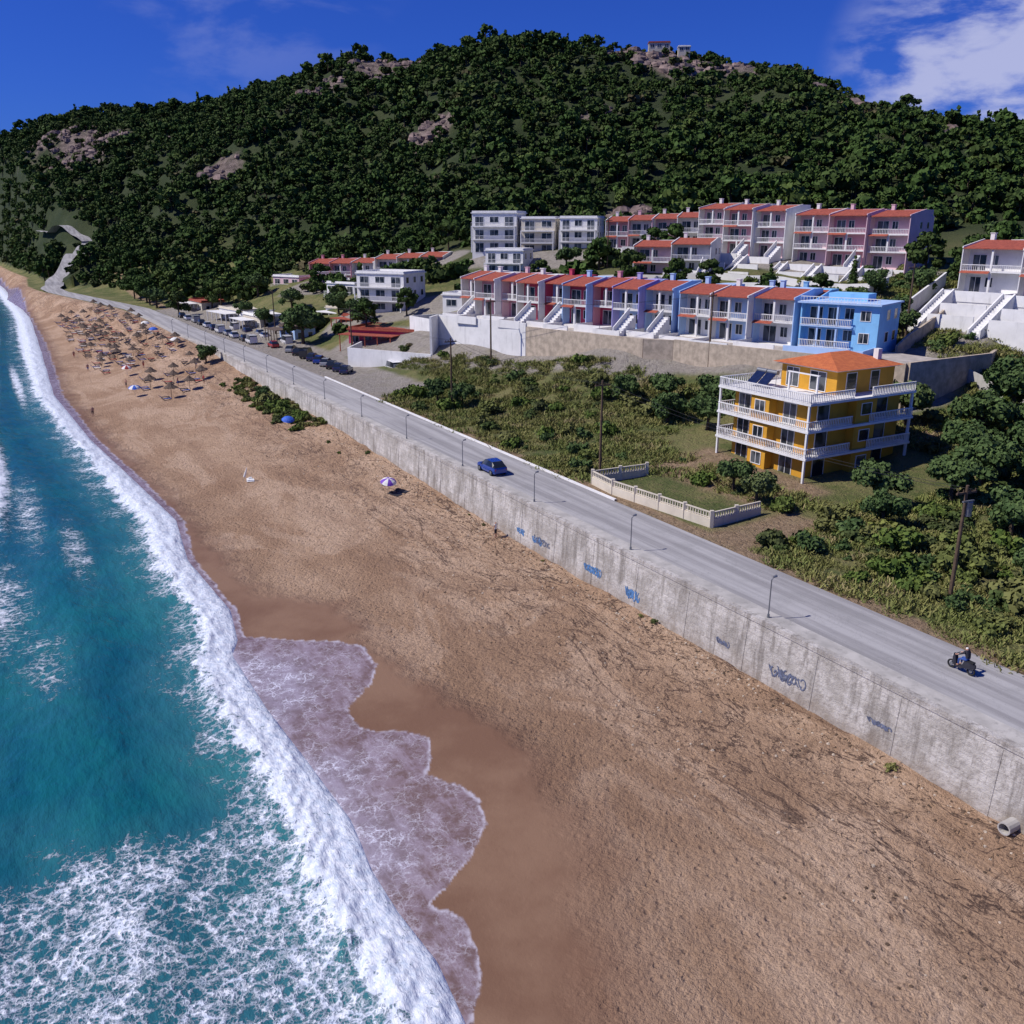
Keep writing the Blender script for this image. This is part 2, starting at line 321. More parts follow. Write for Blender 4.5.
bp=nt('ShaderNodeBump',{'Strength':.95,'Distance':.16}); nt.l.new(bh,bp.inputs['Height']); nt.l.new(bp.outputs[0],bs.inputs['Normal'])
ob('ground',me)
# ------------------------------------------------ sea
def seaz(x,y):
    a,b=toab(x,y); d=bwl(a)-b
    ws=snoise(x,y,14,4)*.8
    z=-6+.16*np.sin((d+ws*1.2)*2*np.pi/9.0)*sstep(d,3,12)*sstep(d,900,100)+.05*snoise(x,y,4,17)*sstep(d,1,5)*sstep(d,400,60)
    cr=np.exp(-((d-2.4-.5*snoise(x,y,9,14))/1.2)**2)*.5+np.exp(-((d-.9)/.7)**2)*.15
    z=z+cr*(1+.35*snoise(x,y,2.2,25)+.2*snoise(x,y,.9,5))*sstep(d,-.3,.5)
    sec=np.exp(-((b+1.6-.5*snoise(x,y,9,24))/1.0)**2)*.5*sstep(a,98,112)*sstep(a,175,150)
    z=z+sec
    return np.where(d<-.2,-6.35,z-.35*sstep(d,.25,-.2))
me,X,Y,Z=polar(-75,20,820,22,7000,760,seaz,'sea')
a,b=toab(X,Y); d=bwl(a)-b
w1=I(a,[20,32,38.8,43,49,58,72,95,112,141,188,280,450],[3.4,3.6,3.8,3.8,3.4,3.6,3.2,3.8,4.2,3.2,3.6,5.5,5])
d2=d+snoise(X,Y,4,2)*.6+snoise(X,Y,1.6,9)*.3+snoise(X,Y,8,29)*.5
fo=sstep(d2,w1+1.2,w1-1.3)
fo=np.maximum(fo,.66*sstep(d2,w1+6.5,w1-.5)*(.78+.4*snoise(X,Y,7,19)))
big=(.61+.17*snoise(X,Y,11,13)+.12*snoise(X,Y,4,23))*sstep(a+snoise(X,Y,9,3)*2.2-(d*.03),48,42)*sstep(d,70,8)
fo=np.maximum(fo,big)
def patch(a0,b0,sa,sb,k,nn=12): return k*np.exp(-((a-a0)/sa)**2-((b-b0)/sb)**2)*(1+.35*snoise(X,Y,5,nn))
fo=np.maximum.reduce([fo,patch(84,-2.8,16,3.6,.66),patch(70,0,10,3,.5,3),patch(112,1,22,2.4,.58,7),patch(132,-2.2,28,2.2,1.2,5),patch(95,4.5,14,1.8,.6,2),patch(60,-7,8,4,.45,16),
   .6*sstep(d2,17,12)*sstep(d2,9,12)*sstep(a,150,190)*sstep(snoise(X,Y,40,3),-.2,.5),patch(240,-1,60,2.4,.85,5),patch(210,4,40,1.2,.9,5),patch(330,2,60,2,.9,9)])
fo=np.where(d>900,0,fo)
fo=np.maximum(fo,.26*sstep(snoise(X,Y,26,6),.1,.9)*sstep(d,120,20))
setattr_(me,'foam',fo); setattr_(me,'sd',d)
m,nt,bs,out=newmat('sea_water'); me.materials.append(m)
co=nt('ShaderNodeTexCoord').outputs['Object']; A_=nt.attr
n1=nt.noise(co,.05,4,.55,.5); n2=nt.noise(nt.coast(co,.5,1.0),.7,5,.65,.4)
wt=nt.mix(nt.ramp(n1,.35,.65),(.004,.088,.125),(.008,.13,.143)); wt=nt.mix(nt.math('MULTIPLY',nt.ramp(n2,.35,.75),.55),wt,(.002,.06,.108))
wt=nt.mix(nt.math('MULTIPLY',nt.ramp(A_('sd'),10,2),.45),wt,(.04,.20,.20))
wn=nt('ShaderNodeTexNoise',{'Scale':.75,'Detail':6,'Roughness':.65}); nt.l.new(co,wn.inputs['Vector'])
wv=nt('ShaderNodeMix'); wv.data_type='RGBA'; wv.blend_type='ADD'; wv.inputs[0].default_value=3.0; nt.l.new(co,wv.inputs[6]); nt.l.new(wn.outputs['Color'],wv.inputs[7])
vo=nt('ShaderNodeTexVoronoi',{'Scale':1.5},feature='DISTANCE_TO_EDGE'); nt.l.new(wv.outputs[2],vo.inputs['Vector'])
vo2=nt('ShaderNodeTexVoronoi',{'Scale':4.6},feature='DISTANCE_TO_EDGE'); nt.l.new(wv.outputs[2],vo2.inputs['Vector'])
lace=nt.math('ADD',nt.math('MULTIPLY',nt.ramp(vo.outputs[0],.30,.0),.55),nt.math('MULTIPLY',nt.ramp(vo2.outputs[0],.30,.0),.45))
n4=nt.noise(co,1.3,7,.74,.6)
fv=nt.math('ADD',nt.math('ADD',nt.math('MULTIPLY',lace,.50),nt.math('MULTIPLY',n4,1.25)),nt.math('MULTIPLY',A_('foam'),1.2))
ff=nt.math('MULTIPLY',nt.math('SUBTRACT',fv,1.50),2.8,True)
fc=nt.mix(nt.ramp(nt.noise(co,2.5,5,.7),.3,.7),(.50,.58,.70),(.82,.85,.90))
softn=nt.math('MULTIPLY',A_('foam'),.28,True); wt=nt.mix(softn,wt,(.14,.34,.38))
nt.l.new(nt.mix(ff,wt,fc),bs.inputs['Base Color'])
nt.l.new(nt.math('ADD',nt.math('MULTIPLY',ff,.5),.16),bs.inputs['Roughness']); bs.inputs['IOR'].default_value=1.33
hb=nt.math('ADD',nt.noise(nt.coast(co,.45,1.0),1.2,5,.6),nt.math('MULTIPLY',ff,.5))
bp=nt('ShaderNodeBump',{'Strength':.65,'Distance':.4}); nt.l.new(hb,bp.inputs['Height']); nt.l.new(bp.outputs[0],bs.inputs['Normal'])
ob('sea',me)
# ------------------------------------------------ road, sidewalk, wall
def ribbon(name,a0,a1,off0,off1,z,mat,base=broad,step=2,drape=False,thick=0):
    mb=MB(); prev=None
    for q in np.arange(a0,a1+.01,step):
        c=float(base(q)); e=float(base(q+1))-float(base(q-1)); nx,ny=-e/2,1.0; L=math.hypot(nx,ny); nx/=L;ny/=L
        P=[]
        for o in (off0,off1):
            x,y=AB(q+nx*o,c+ny*o); zz=z
            if drape and q>400: zz=z+max(0,hz(*AB(q,c)))+1.2*min(1,(q-400)/20)
            P.append((x,y,zz))
        if prev:
            mb.add([prev[0],prev[1],P[1],P[0]],[(0,1,2,3)],0)
            if thick:
                for i in(0,1):
                    A,B=prev[i],P[i]; mb.add([A,B,(B[0],B[1],B[2]-thick),(A[0],A[1],A[2]-thick)],[(0,1,2,3)],0)
        prev=P
    return ob(name,mb.mesh(name,[mat]))
def contour_(nt,v,c,w0,w1): return nt.ramp(nt.math('ABSOLUTE',nt.math('SUBTRACT',v,c)),w0,w1)
def asphm():
    m,nt,bs,out=newmat('sunbleached_asphalt'); co=nt('ShaderNodeTexCoord').outputs['Object']
    st=nt.noise(nt.coast(co,.04,1.0),.9,4,.6); n=nt.noise(co,.25,5,.65); f=nt.noise(co,12,3,.7)
    c=nt.mix(nt.ramp(st,.38,.62),(.27,.26,.26),(.40,.39,.385)); c=nt.mix(nt.math('MULTIPLY',nt.ramp(n,.5,.68),.4),c,(.25,.245,.24))
    c=nt.mix(nt.math('MULTIPLY',contour_(nt,nt.noise(co,.35,6,.7,.6),.5,.004,.0005),.45),c,(.10,.10,.10)); c=nt.mix(nt.math('MULTIPLY',nt.ramp(f,.5,.8),.3),c,(.18,.18,.18))
    nt.l.new(c,bs.inputs['Base Color']); bs.inputs['Roughness'].default_value=.9; return m
asph=asphm()
ribbon('road',-20,560,-3.6,3.55,.0,asph,drape=True)
ribbon('sidewalk',-20,300,-3.95,-2.75,.13,M['conc'],thick=.14)
ribbon('road_edge_line',-20,300,-2.62,-2.52,.004,M['line'])
ribbon('road_kerb',66,150,3.55,3.80,.16,M['white'],thick=.2)
def wallm():
    m,nt,bs,out=newmat('sea_wall_concrete'); co=nt('ShaderNodeTexCoord').outputs['Object']
    sep=nt('ShaderNodeSeparateXYZ'); nt.l.new(co,sep.inputs[0])
    n=nt.noise(co,.5,5,.65); n2=nt.noise(co,3.5,5,.7)
    c=nt.mix(nt.ramp(n,.35,.65),(.38,.355,.32),(.60,.57,.53)); c=nt.mix(nt.math('MULTIPLY',nt.ramp(n2,.46,.70),.6),c,(.25,.22,.19))
    mp=nt('ShaderNodeMapping',{'Scale':(1.4,1.4,.15)}); nt.l.new(co,mp.inputs[0]); s=nt.ramp(nt.noise(mp.outputs[0],1.0,5,.7),.48,.66)
    c=nt.mix(nt.math('MULTIPLY',s,.65),c,(.17,.15,.13))
    br=nt('ShaderNodeTexBrick',{'Scale':1.0,'Mortar Size':.02,'Row Height':.5,'Brick Width':1.6}); nt.l.new(nt('ShaderNodeCombineXYZ',{'X':sep.outputs[1],'Y':sep.outputs[2]}).outputs[0],br.inputs['Vector'])
    c=nt.mix(nt.math('MULTIPLY',br.outputs['Fac'],.35),c,(.2,.18,.16))
    c=nt.mix(nt.math('MULTIPLY',nt.ramp(nt.math('ADD',sep.outputs[2],nt.math('MULTIPLY',n,2.4)),-1.2,-3.2),.55),c,(.26,.20,.145))
    nt.l.new(c,bs.inputs['Base Color']); bs.inputs['Roughness'].default_value=.9
    bp=nt('ShaderNodeBump',{'Strength':.9,'Distance':.12}); nt.l.new(n2,bp.inputs['Height']); nt.l.new(bp.outputs[0],bs.inputs['Normal']); return m
mb=MB(); PT=.22
prof=lambda q:[(float(bwall(q))-.55,-6.2),(float(bwall(q))-.02,-.15),(float(bwall(q))-.08,-.14),(float(bwall(q))-.08,PT),(float(bwall(q))+.36,PT),(float(bwall(q))+.36,-.3)]
prev=None
for q in np.arange(-20,236,2.0):
    P=[AB(q,bb)+(zz,) for bb,zz in prof(q)]
    if prev:
        for i in range(5): mb.add([prev[i],P[i],P[i+1],prev[i+1]],[(0,1,2,3)],0)
    prev=P
for q in np.arange(-14,130,6.0):
    bb=float(bwall(q)); vs=[]
    for aa in(q-.07,q+.07):
        vs+=[AB(aa,bb-.59)+(-6.2,),AB(aa,bb-.06)+(-.3,),AB(aa,bb+.2)+(-.3,),AB(aa,bb+.2)+(-6.2,)]
    mb.add(vs,[(0,1,2,3),(7,6,5,4),(0,4,5,1),(1,5,6,2)],0)
ob('sea_wall',mb.mesh('sea_wall',[wallm()]))
def graffiti(ac,w,h,z0,mat,seed,n=9):
    r=random.Random(seed); mb=MB()
    def P(s,z,o=0):
        t=(z+6.2)/6.05; bb=float(bwall(ac+s))-.55+t*.53-.03-o; return AB(ac+s,bb)+(z,)
    for k in range(n):
        s=-w/2+w*(k+.5)/n; pts=[]
        t0=r.uniform(0,6.28); rr=r.uniform(.5,1.0)
        for j in range(9):
            t=t0+j*.6*(1 if k%2 else -1); pts.append((s+rr*w/n*1.1*math.cos(t),z0+h*.5+h*.5*rr*math.sin(t*1.0+k)))
        for (s0,za),(s1,zb) in zip(pts[:-1],pts[1:]):
            dd=math.hypot(s1-s0,zb-za)+1e-6; nx,nz=-(zb-za)/dd*.045,(s1-s0)/dd*.045; o=.002*k
            mb.add([P(s0-nx,za-nz,o),P(s1-nx,zb-nz,o),P(s1+nx,zb+nz,o),P(s0+nx,za+nz,o)],[(0,1,2,3)],0)
    ob('graffiti',mb.mesh('graffiti',[mat]))
for i,(ac,w,h,z0,mt) in enumerate([(35.7,2.2,.8,-3.0,'graf2'),(36.6,1.8,.7,-3.1,'graf2'),(42,1.2,.4,-2.9,'graf2'),(52.2,1.5,1.0,-3.4,'graf'),(52.6,1.2,.8,-3.2,'graf'),(57.6,1.8,.8,-3.1,'graf'),(58.4,1.4,.6,-3.0,'graf'),(66,2.6,.7,-3.1,'graf2'),(67,1.6,.7,-3.2,'graf'),(70,1.4,.7,-3.2,'graf'),(29,1.6,.35,-2.6,'graf2')]):
    graffiti(ac,w,h,z0,M[mt],i)
# ------------------------------------------------ houses
def win(mb,x0,x1,y,z0,z1,gm,fm,fr=.07):
    mb.box(x0,x1,y-.03,y+.02,z0,z1,gm)
    for q in((x0-fr,x0,z0-fr,z1+fr),(x1,x1+fr,z0-fr,z1+fr),(x0,x1,z1,z1+fr),(x0,x1,z0-fr,z0),((x0+x1)/2-.03,(x0+x1)/2+.03,z0,z1)):
        mb.box(q[0],q[1],y-.06,y+.01,q[2],q[3],fm)
def winx(mb,y0,y1,x,z0,z1,gm,fm,s=1,fr=.07):
    X0,X1=(x-.02,x+.03) if s>0 else (x-.03,x+.02)
    F0,F1=(x-.01,x+.06) if s>0 else (x-.06,x+.01)
    mb.box(X0,X1,y0,y1,z0,z1,gm)
    for q in((y0-fr,y0,z0-fr,z1+fr),(y1,y1+fr,z0-fr,z1+fr),(y0,y1,z1,z1+fr),(y0,y1,z0-fr,z0)):
        mb.box(F0,F1,q[0],q[1],q[2],q[3],fm)
CACHE={}
def house_parts(w,d,fl,fh,wall,fin,front,stairs,seed):
    key=(round(w,1),d,fl,fh,wall,fin,front,stairs,seed)
    if key in CACHE: return CACHE[key]
    r=random.Random(seed); h=fl*fh
    W=MB(); W.box(0.13,w-.13,1.7,d,-4,h,0)
    for x0 in(0,w-.13): W.box(x0,x0+.13,-.15,d+.05,-4,h+.18,1)
    for x0 in(0.0,w-.13):
        y0,y1=-.3,d*.62; W.add([(x0-.02,y0,h+.1),(x0-.02,y1,h+.1),(x0-.02,y1,h+1.35),(x0-.02,y0,h+.35),(x0+.15,y0,h+.1),(x0+.15,y1,h+.1),(x0+.15,y1,h+1.35),(x0+.15,y0,h+.35)],[(0,1,2,3),(7,6,5,4),(3,2,6,7),(0,3,7,4),(1,5,6,2)],1)
    W.box(.9,1.5,d*.62,d*.62+.6,h,h+2.1,1); W.box(.82,1.58,d*.62-.08,d*.62+.68,h+2.1,h+2.2,1)
    W.box(w*.45,w-.13,d*.62,d-.3,h,h+1.25,1)
    Rf=MB(); y0,y1=-.35,d*.62
    Rf.add([(.15,y0,h+.12),(w-.15,y0,h+.12),(w-.15,y1,h+1.2),(.15,y1,h+1.2),(.15,y0,h),(w-.15,y0,h),(w-.15,y1,h+.9),(.15,y1,h+.9)],[(0,1,2,3),(7,6,5,4),(0,4,5,1),(2,6,7,3)],0)
    if r.random()<.6:
        z=h-fh; Rf.add([(.15,-.75,z-.25),(w*.5,-.75,z-.25),(w*.5,.05,z+.12),(.15,.05,z+.12)],[(0,1,2,3)],0)
    B=MB(); Rl=MB(); Wi=MB()
    for k in range(fl):
        z=k*fh
        if k>0: B.box(.13,w-.13,-.1,1.7,z-.12,z+.06,0); Rl.rail(.2,w-.2,-.03,-.03,z+.06,.9,.28,0,.03)
        else: B.box(.13,w-.13,-.1,1.7,-4,.0,0)
        x0=.55+r.uniform(0,.3); wd=1.7+r.uniform(-.2,.4)
        win(Wi,x0,x0+wd,1.7,z+.12,z+2.25,0,1)
        if w-x0-wd>1.8: win(Wi,x0+wd+.7,min(w-.5,x0+wd+1.7),1.7,z+.9,z+2.2,0,1)
        if r.random()<.5: B.box(w*.5-.14,w*.5+.14,-.1,.18,z+(.061 if k else 0.001),z+fh-.125,0)
    for k in range(fl):
        for yy in (d*.45,d*.75):
            winx(Wi,yy-.45,yy+.45,w,k*fh+1,k*fh+2.1,0,1,1)
    if front:
        hh=.6 if r.random()<.5 else .35
        B.box(.0,w,-4.8,-4.62,-.9,hh,0); B.box(0,.14,-4.62,-.15,-.9,hh,0)
        if r.random()<.6:
            x1=w-1.3
            for i in range(8): B.box(x1,w-.2,-4.5+i*.5,-4.0+i*.5,-1,.02+.32*i,0)
            B.add([(x1-.16,-4.5,-1),(x1-.16,-.5,-1),(x1-.16,-.5,3.4),(x1-.16,-4.5,.8),(x1-.02,-4.5,-1),(x1-.02,-.5,-1),(x1-.02,-.5,3.4),(x1-.02,-4.5,.8)],[(0,1,2,3),(7,6,5,4),(3,2,6,7),(0,3,7,4),(1,5,6,2)],0)
    St=None
    if stairs:
        St=MB(); n=16; L=8.0; H_=4.2; x0=.5
        for i in range(n):
            yy=-4.8-L*i/n; zz=-H_*i/n; St.box(x0,x0+1.3,yy-L/n,yy,-6,zz,0)
        for xx in(x0-.25,x0+1.32):
            St.add([(xx,-4.8,-6),(xx,-12.8,-8),(xx,-12.8,-3.5),(xx,-4.8,.8),(xx+.22,-4.8,-6),(xx+.22,-12.8,-8),(xx+.22,-12.8,-3.5),(xx+.22,-4.8,.8)],[(0,1,2,3),(7,6,5,4),(3,2,6,7),(1,5,6,2),(0,3,7,4)],0)
        St.box(x0+1.8,w,-8.6,-8.4,-6,-.9,0); St.box(x0+1.8,w,-11.6,-11.4,-7,-2.2,0); St.box(0,w,-4.7,-4.6,-4,.3,0)
    parts=[('walls',W.mesh('walls',[M[wall],M[fin]])),('roof',Rf.mesh('roof',[M['tile']])),('balconies',B.mesh('balconies',[M['white']])),
           ('railings',Rl.mesh('railings',[M['white']])),('windows',Wi.mesh('windows',[M['glass'],M['white']]))]
    if St: parts.append(('garden_stairs',St.mesh('garden_stairs',[M['white']])))
    CACHE[key]=parts; return parts
def row(p0,p1,z0,z1,cols,fl=2,fh=3.0,d=8,front=True,stairs=False,stag=.8,name='terraced_house',seed=0):
    n=len(cols); dx,dy=(p1[0]-p0[0])/n,(p1[1]-p0[1])/n; w=math.hypot(dx,dy); rot=math.atan2(dy,dx)
    nx,ny=math.sin(rot),-math.cos(rot)
    for i,(wc,fc) in enumerate(cols):
        st=(i%2)*stag; z=z0+(z1-z0)*(i+.5)/n
        x=p0[0]+dx*i+nx*st; y=p0[1]+dy*i+ny*st
        group(name,(x,y,z+.02*i),rot,house_parts(w-.02,d,fl,fh,wc,fc,front,stairs,seed+i%4))
row((-9,165),(23.7,135),9.9,9.6,[('lpink','white'),('pink','white'),('pink','lpink'),('crimson','white'),('lblue','crimson'),('crimson','lblue'),('crimson','pink'),('lblue','lilac'),('white','lblue')],2,3.0,8,True,False,1.6,seed=3)
row((24.6,135),(37.6,122),9.5,9.4,[('white','lblue'),('lblue','white'),('white','lblue')],2,3.0,8,True,False,1.4,seed=11)
row((38.7,196),(52.5,181),19.5,18.6,[('lpink','white'),('pink','white'),('lpink','white')],3,2.9,9,True,True,.9,seed=20)
row((53.8,179.5),(69,163.5),17.8,17.2,[('lpink','white'),('pink','lpink'),('lpink','lpink')],3,3.0,9.5,True,True,.9,seed=30)
row((65.5,136),(76,122),15.6,15.2,[('white','white'),('lpink','white')],2,3.1,9,True,True,.5,seed=40)
row((20.9,211),(41,203),19.5,20.5,[('pink','white'),('white','lpink'),('lpink','white'),('white','white')],2,3.0,8,True,False,.9,seed=50)
row((24,185),(38,178),15.0,16.0,[('lpink','white'),('white','white')],2,2.8,8,True,False,.5,seed=55)
row((-57,262),(-38,256),8.5,9,[('pink','pink'),('lpink','pink'),('white','white')],2,3.0,9,True,False,.5,seed=60)
row((-37,252),(-18,246),10,11,[('white','white'),('cream','white'),('lpink','white')],2,3.0,9,True,False,.5,seed=64)
def block(name,loc,rot,w,d,fl,fh,wall,nb=3,roofm='white',rails=True,canopy=False,canm='white'):
    W=MB(); Wi=MB(); B=MB(); Rl=MB(); h=fl*fh
    W.box(0,w,0,d,-4,h,0)
    Rm=MB(); Rm.box(-.25,w+.25,-.25,d+.25,h,h+.22,0); Rm.box(.0,w,.0,.18,h+.22,h+.6,0); Rm.box(0,w,d-.18,d,h+.22,h+.6,0); Rm.box(0,.18,.18,d-.18,h+.22,h+.6,0); Rm.box(w-.18,w,.18,d-.18,h+.22,h+.6,0)
    for k in range(fl):
        z=k*fh
        for i in range(nb):
            c=w*(i+.5)/nb; ww=w/nb*.28; win(Wi,c-ww,c+ww,0,z+(.1 if rails and i%2==0 else .95),z+2.2,0,1)
        nd=max(2,int(d/3))
        for i in range(nd):
            c=d*(i+.5)/nd; winx(Wi,c-.5,c+.5,w,z+.95,z+2.15,0,1,1); winx(Wi,c-.5,c+.5,0,z+.95,z+2.15,0,1,-1)
        if rails and k>0:
            B.box(.1,w-.1,-1.4,-.002,z-.13,z+.05,0); Rl.rail(.15,w-.15,-1.34,-1.34,z+.05,.9,.3,0,.03)
            for xx in(.1,w-.32): B.box(xx,xx+.2,-1.38,-1.18,z-fh+.06,z-.135,0)
    parts=[('walls',W.mesh('walls',[M[wall]])),('roof',Rm.mesh('roof',[M[roofm]])),('windows',Wi.mesh('windows',[M['glass'],M['white']]))]
    if canopy:
        C=MB(); C.box(-.2,w*.8,-3.6,-.26,2.7,2.85,0)
        for i in range(5): C.box(i*w*.19,i*w*.19+.15,-3.5,-3.35,-3,2.7,0)
        parts.append(('canopy',C.mesh('canopy',[M[canm]])))
    if B.v: parts.append(('balconies',B.mesh('balconies',[M['white']])))
    if Rl.v: parts.append(('railings',Rl.mesh('railings',[M['white']])))
    return group(name,loc,rot,parts)
block('apartment_block',(-9.6,227,18.6),math.radians(-14),11,10,3,3.0,'white',3)
block('apartment_block',(2.2,224,18.2),math.radians(-14),8.2,9,3,2.7,'cream',2)
block('apartment_block',(11.2,221,18.6),math.radians(-16),8.8,9,3,2.6,'white',3)
block('white_house',(-34,203,6.5),math.radians(-25),12,9,3,2.8,'white',3)
block('white_house',(-6,212,14),math.radians(-20),9,7,2,2.7,'white',3)
block('beach_taverna',(-80,251,.0),math.radians(-50),16,9,1,3.4,'white',5,'cream',False,True)
block('beach_taverna',(-68,232,.0),math.radians(-55),12,9,1,3.6,'cream',4,'fabricw',False,True)
block('beach_taverna',(-62,255,1.5),math.radians(-40),13,8,1,3.4,'cream',4,'tile',False,True)
block('beach_taverna',(-45,222,2.5),math.radians(-40),14,9,1,3.4,'white',4,'cream',False,True)
block('beach_taverna',(-98,280,.0),math.radians(-55),12,7,1,3.2,'cream',3,'tile',False,True,'fabricw')
block('beach_bar',(-53,208,.0),math.radians(-52),8,5,1,3.0,'lblue',2,'thatch',False,True,'thatch')
block('white_house',(-70,272,5),math.radians(-35),11,8,2,2.8,'lpink',3)
block('white_house',(-48,240,5),math.radians(-35),10,8,2,2.8,'white',3)
block('beach_taverna',(-38,206,2.5),math.radians(-40),9,6,1,3.0,'cream',3,'tile',False,True,'tile')
block('restaurant',(-33,184,1.5),math.radians(-22),15,9,1,3.4,'crimson',5,'tile',False,True,'tile')
block('garden_house',(-14,186,8.5),math.radians(-25),8,6,1,3,'white',2,'white',False,False)
def blue_house():
    w,d=10.2,8.5; W=MB();B=MB();Rl=MB();Wi=MB()
    W.box(0,w,1.5,d,-4,5.9,0); W.box(w-3.2,w,0,1.498,-4,5.9,0); W.box(0,.2,0,1.498,-4,6.1,0)
    W.box(2,w-3,d*.5,d-1,5.9,7.0,0)
    for z in(0.3,3.1): B.box(.2,w-3.2,-.5,1.5,z-.15,z,0); Rl.rail(.2,w-3.3,-.45,-.45,z,.95,.22,0,.03)
    B.box(-.3,w+.3,-.6,1.2,5.9,6.1,0); B.box(-.3,w+.3,1.2,d+.3,5.901,6.09,0)
    for xx in(2.4,4.9): B.box(xx,xx+.22,-.4,-.18,.3,5.89,0)
    for z in(.4,3.2):
        win(Wi,.8,2.4,1.5,z,z+2.1,0,1); win(Wi,3.2,4.6,1.5,z,z+2.1,0,1); win(Wi,5.4,6.6,1.5,z+.8,z+2.1,0,1); win(Wi,w-2.3,w-1.1,0,z+.8,z+2,0,1)
        for y in(3,6.0): winx(Wi,y,y+1.2,w,z+.8,z+2,0,1,1)
    Rl.rail(0,w,-.3,-.3,6.1,.7,.4,0,.03)
    B.box(0,w,-5,-4.8,-1.5,.8,0); B.box(w-.2,w,-4.8,-.0,-1.5,.8,0)
    return [('walls',W.mesh('walls',[M['blue']])),('balconies',B.mesh('balconies',[M['lblue']])),('railings',Rl.mesh('railings',[M['white']])),('windows',Wi.mesh('windows',[M['glass'],M['white']]))]
group('blue_house',(38.2,121.5,9.35),math.atan2(-7,8.8),blue_house())
row((33.5,131),(41.5,124.5),9.35,9.35,[('crimson','lblue'),('lblue','blue')],2,2.9,8,False,False,.3,seed=70)
def yellow():
    zs=[.5,3.2,5.9,8.6]; W=MB();B=MB();Rl=MB();Wi=MB();Rf=MB()
    x0,x1,y0,y1=1.3,11.5,1.4,14.8
    W.box(x0,x1,y0,y1,-1,8.45,0)
    W.box(x0+3.4,x0+5.9,y0-1.0,y0-.002,.5,8.44,0); W.box(x1+.002,x1+1.0,y0+5.6,y0+8.6,.5,8.44,0)
    W.box(3.2,10.6,6.0,14.6,8.62,11,0); W.box(x0+.02,3.19,12.2,14.4,8.62,10.4,0)
    for i,z in enumerate(zs):
        bx0,bx1,by0,by1=0,12.8,0.1,15.6
        B.box(bx0,bx1,by0,y0-.001,z-.2,z+.02,0); B.box(x1+.001,bx1,y0,by1,z-.2,z+.02,0); B.box(bx0,x0-.001,y0,by1,z-.2,z+.02,0)
        if i==3: B.box(x0,x1,y0,y1,z-.149,z+.01,0)
        if i>0:
            Rl.rail(bx0+.1,bx1-.1,by0+.08,by0+.08,z+.02,.95,.24,0,.04)
            Rl.rail(bx1-.1,bx1-.1,by0+.15,by0+6.2,z+.02,.95,.24,0,.04); Rl.rail(bx1-.1,bx1-.1,by0+8.8,by1-.1,z+.02,.95,.24,0,.04)
            Rl.rail(bx0+.1,bx0+.1,by0+.15,by1-.1,z+.02,.95,.3,0,.04)
        if i<3:
            for px in(.15,12.45): B.box(px,px+.2,by0+.05,by0+.25,z+.021,zs[i+1]-.201,0)
            for py in(15.2,): B.box(12.45,12.67,py,py+.22,z+.021,zs[i+1]-.201,0)
            for a0,a1 in((2.0,3.6),(8.3,9.9)): win(Wi,a0,a1,y0,z+.1,z+2.1,0,1)
            win(Wi,x0+4.0,x0+5.3,y0-1.0,z+.8,z+2.0,0,1)
            for a0,a1 in((2.6,4.2),(11.2,12.8)): winx(Wi,a0,a1,x1,z+.1,z+2.1,0,1,1)
            winx(Wi,7.8,9.2,x1+1.0,z+.9,z+2.0,0,1,1)
    for a0,a1 in((4,5.6),(7.2,9.2)): win(Wi,a0,a1,6.0,8.8,10.7,0,1)
    for a0,a1 in((7.4,8.8),(11,12.2)): winx(Wi,a0,a1,10.6,8.8,10.7,0,1,1)
    B.box(2.9,10.9,5.6,14.9,11.0,11.15,0)
    for px in(6.6,10.3): B.box(px,px+.16,3.4,3.56,8.62,10.7,0)
    B.box(6.5,10.6,3.35,3.6,10.7,10.8,0)
    X0,X1,Y0,Y1=2.5,11.3,5.2,15.2; zb,zt=11.16,12.35
    Rf.add([(X0,Y0,zb),(X1,Y0,zb),(X1,Y1,zb),(X0,Y1,zb),((X0+X1)/2,Y0+3.6,zt),((X0+X1)/2,Y1-3.6,zt)],[(0,1,4),(1,2,5,4),(2,3,5),(3,0,4,5),(3,2,1,0)],0)
    W.box(9,9.6,13,13.6,11.2,12.7,1)
    So=MB()
    for px in(1.6,3.1):
        So.add([(px,2.6,9.0),(px+1.3,2.6,9.0),(px+1.3,3.9,10.1),(px,3.9,10.1),(px,2.66,8.94),(px+1.3,2.66,8.94),(px+1.3,3.96,10.04),(px,3.96,10.04)],[(0,1,2,3),(7,6,5,4),(0,4,5,1),(2,6,7,3),(1,5,6,2),(0,3,7,4)],0)
        So.beam((px-.05,4.15,10.2),(px+1.35,4.15,10.2),.24,.24,12,1)
        for qx in(px+.1,px+1.15): So.beam((qx,4.15,8.6),(qx,4.15,10.0),.03,.03,5,1)
    return [('walls',W.mesh('walls',[M['yellow'],M['white']])),('balconies',B.mesh('balconies',[M['white']])),('railings',Rl.mesh('railings',[M['white']])),
        ('windows',Wi.mesh('windows',[M['glass'],M['white']])),('roof',Rf.mesh('roof',[M['tileo']])),('solar_water_heater',So.mesh('solar_water_heater',[M['solar'],M['metal']]))]
yx,yy=AB(72.2,67.2); group('yellow_apartment_building',(yx,yy,0),R60,yellow())
TP=[(-12.5,160.8),(2.5,146.5),(19,130.2),(23,128.6),(38,113.6),(46,105.6),(53,110.5),(44,125),(27,141),(-3,170)]
mb=MB(); n=len(TP); vs=[(x,y,3.0) for x,y in TP]+[(x,y,9.33) for x,y in TP]
mb.add(vs,[tuple(range(n,2*n))],0); mb.add(vs,[(i,(i+1)%n,n+(i+1)%n,n+i) for i in range(n)],1)
ob('terrace_platform',mb.mesh('terrace_platform',[M['pave'],M['beige']]))
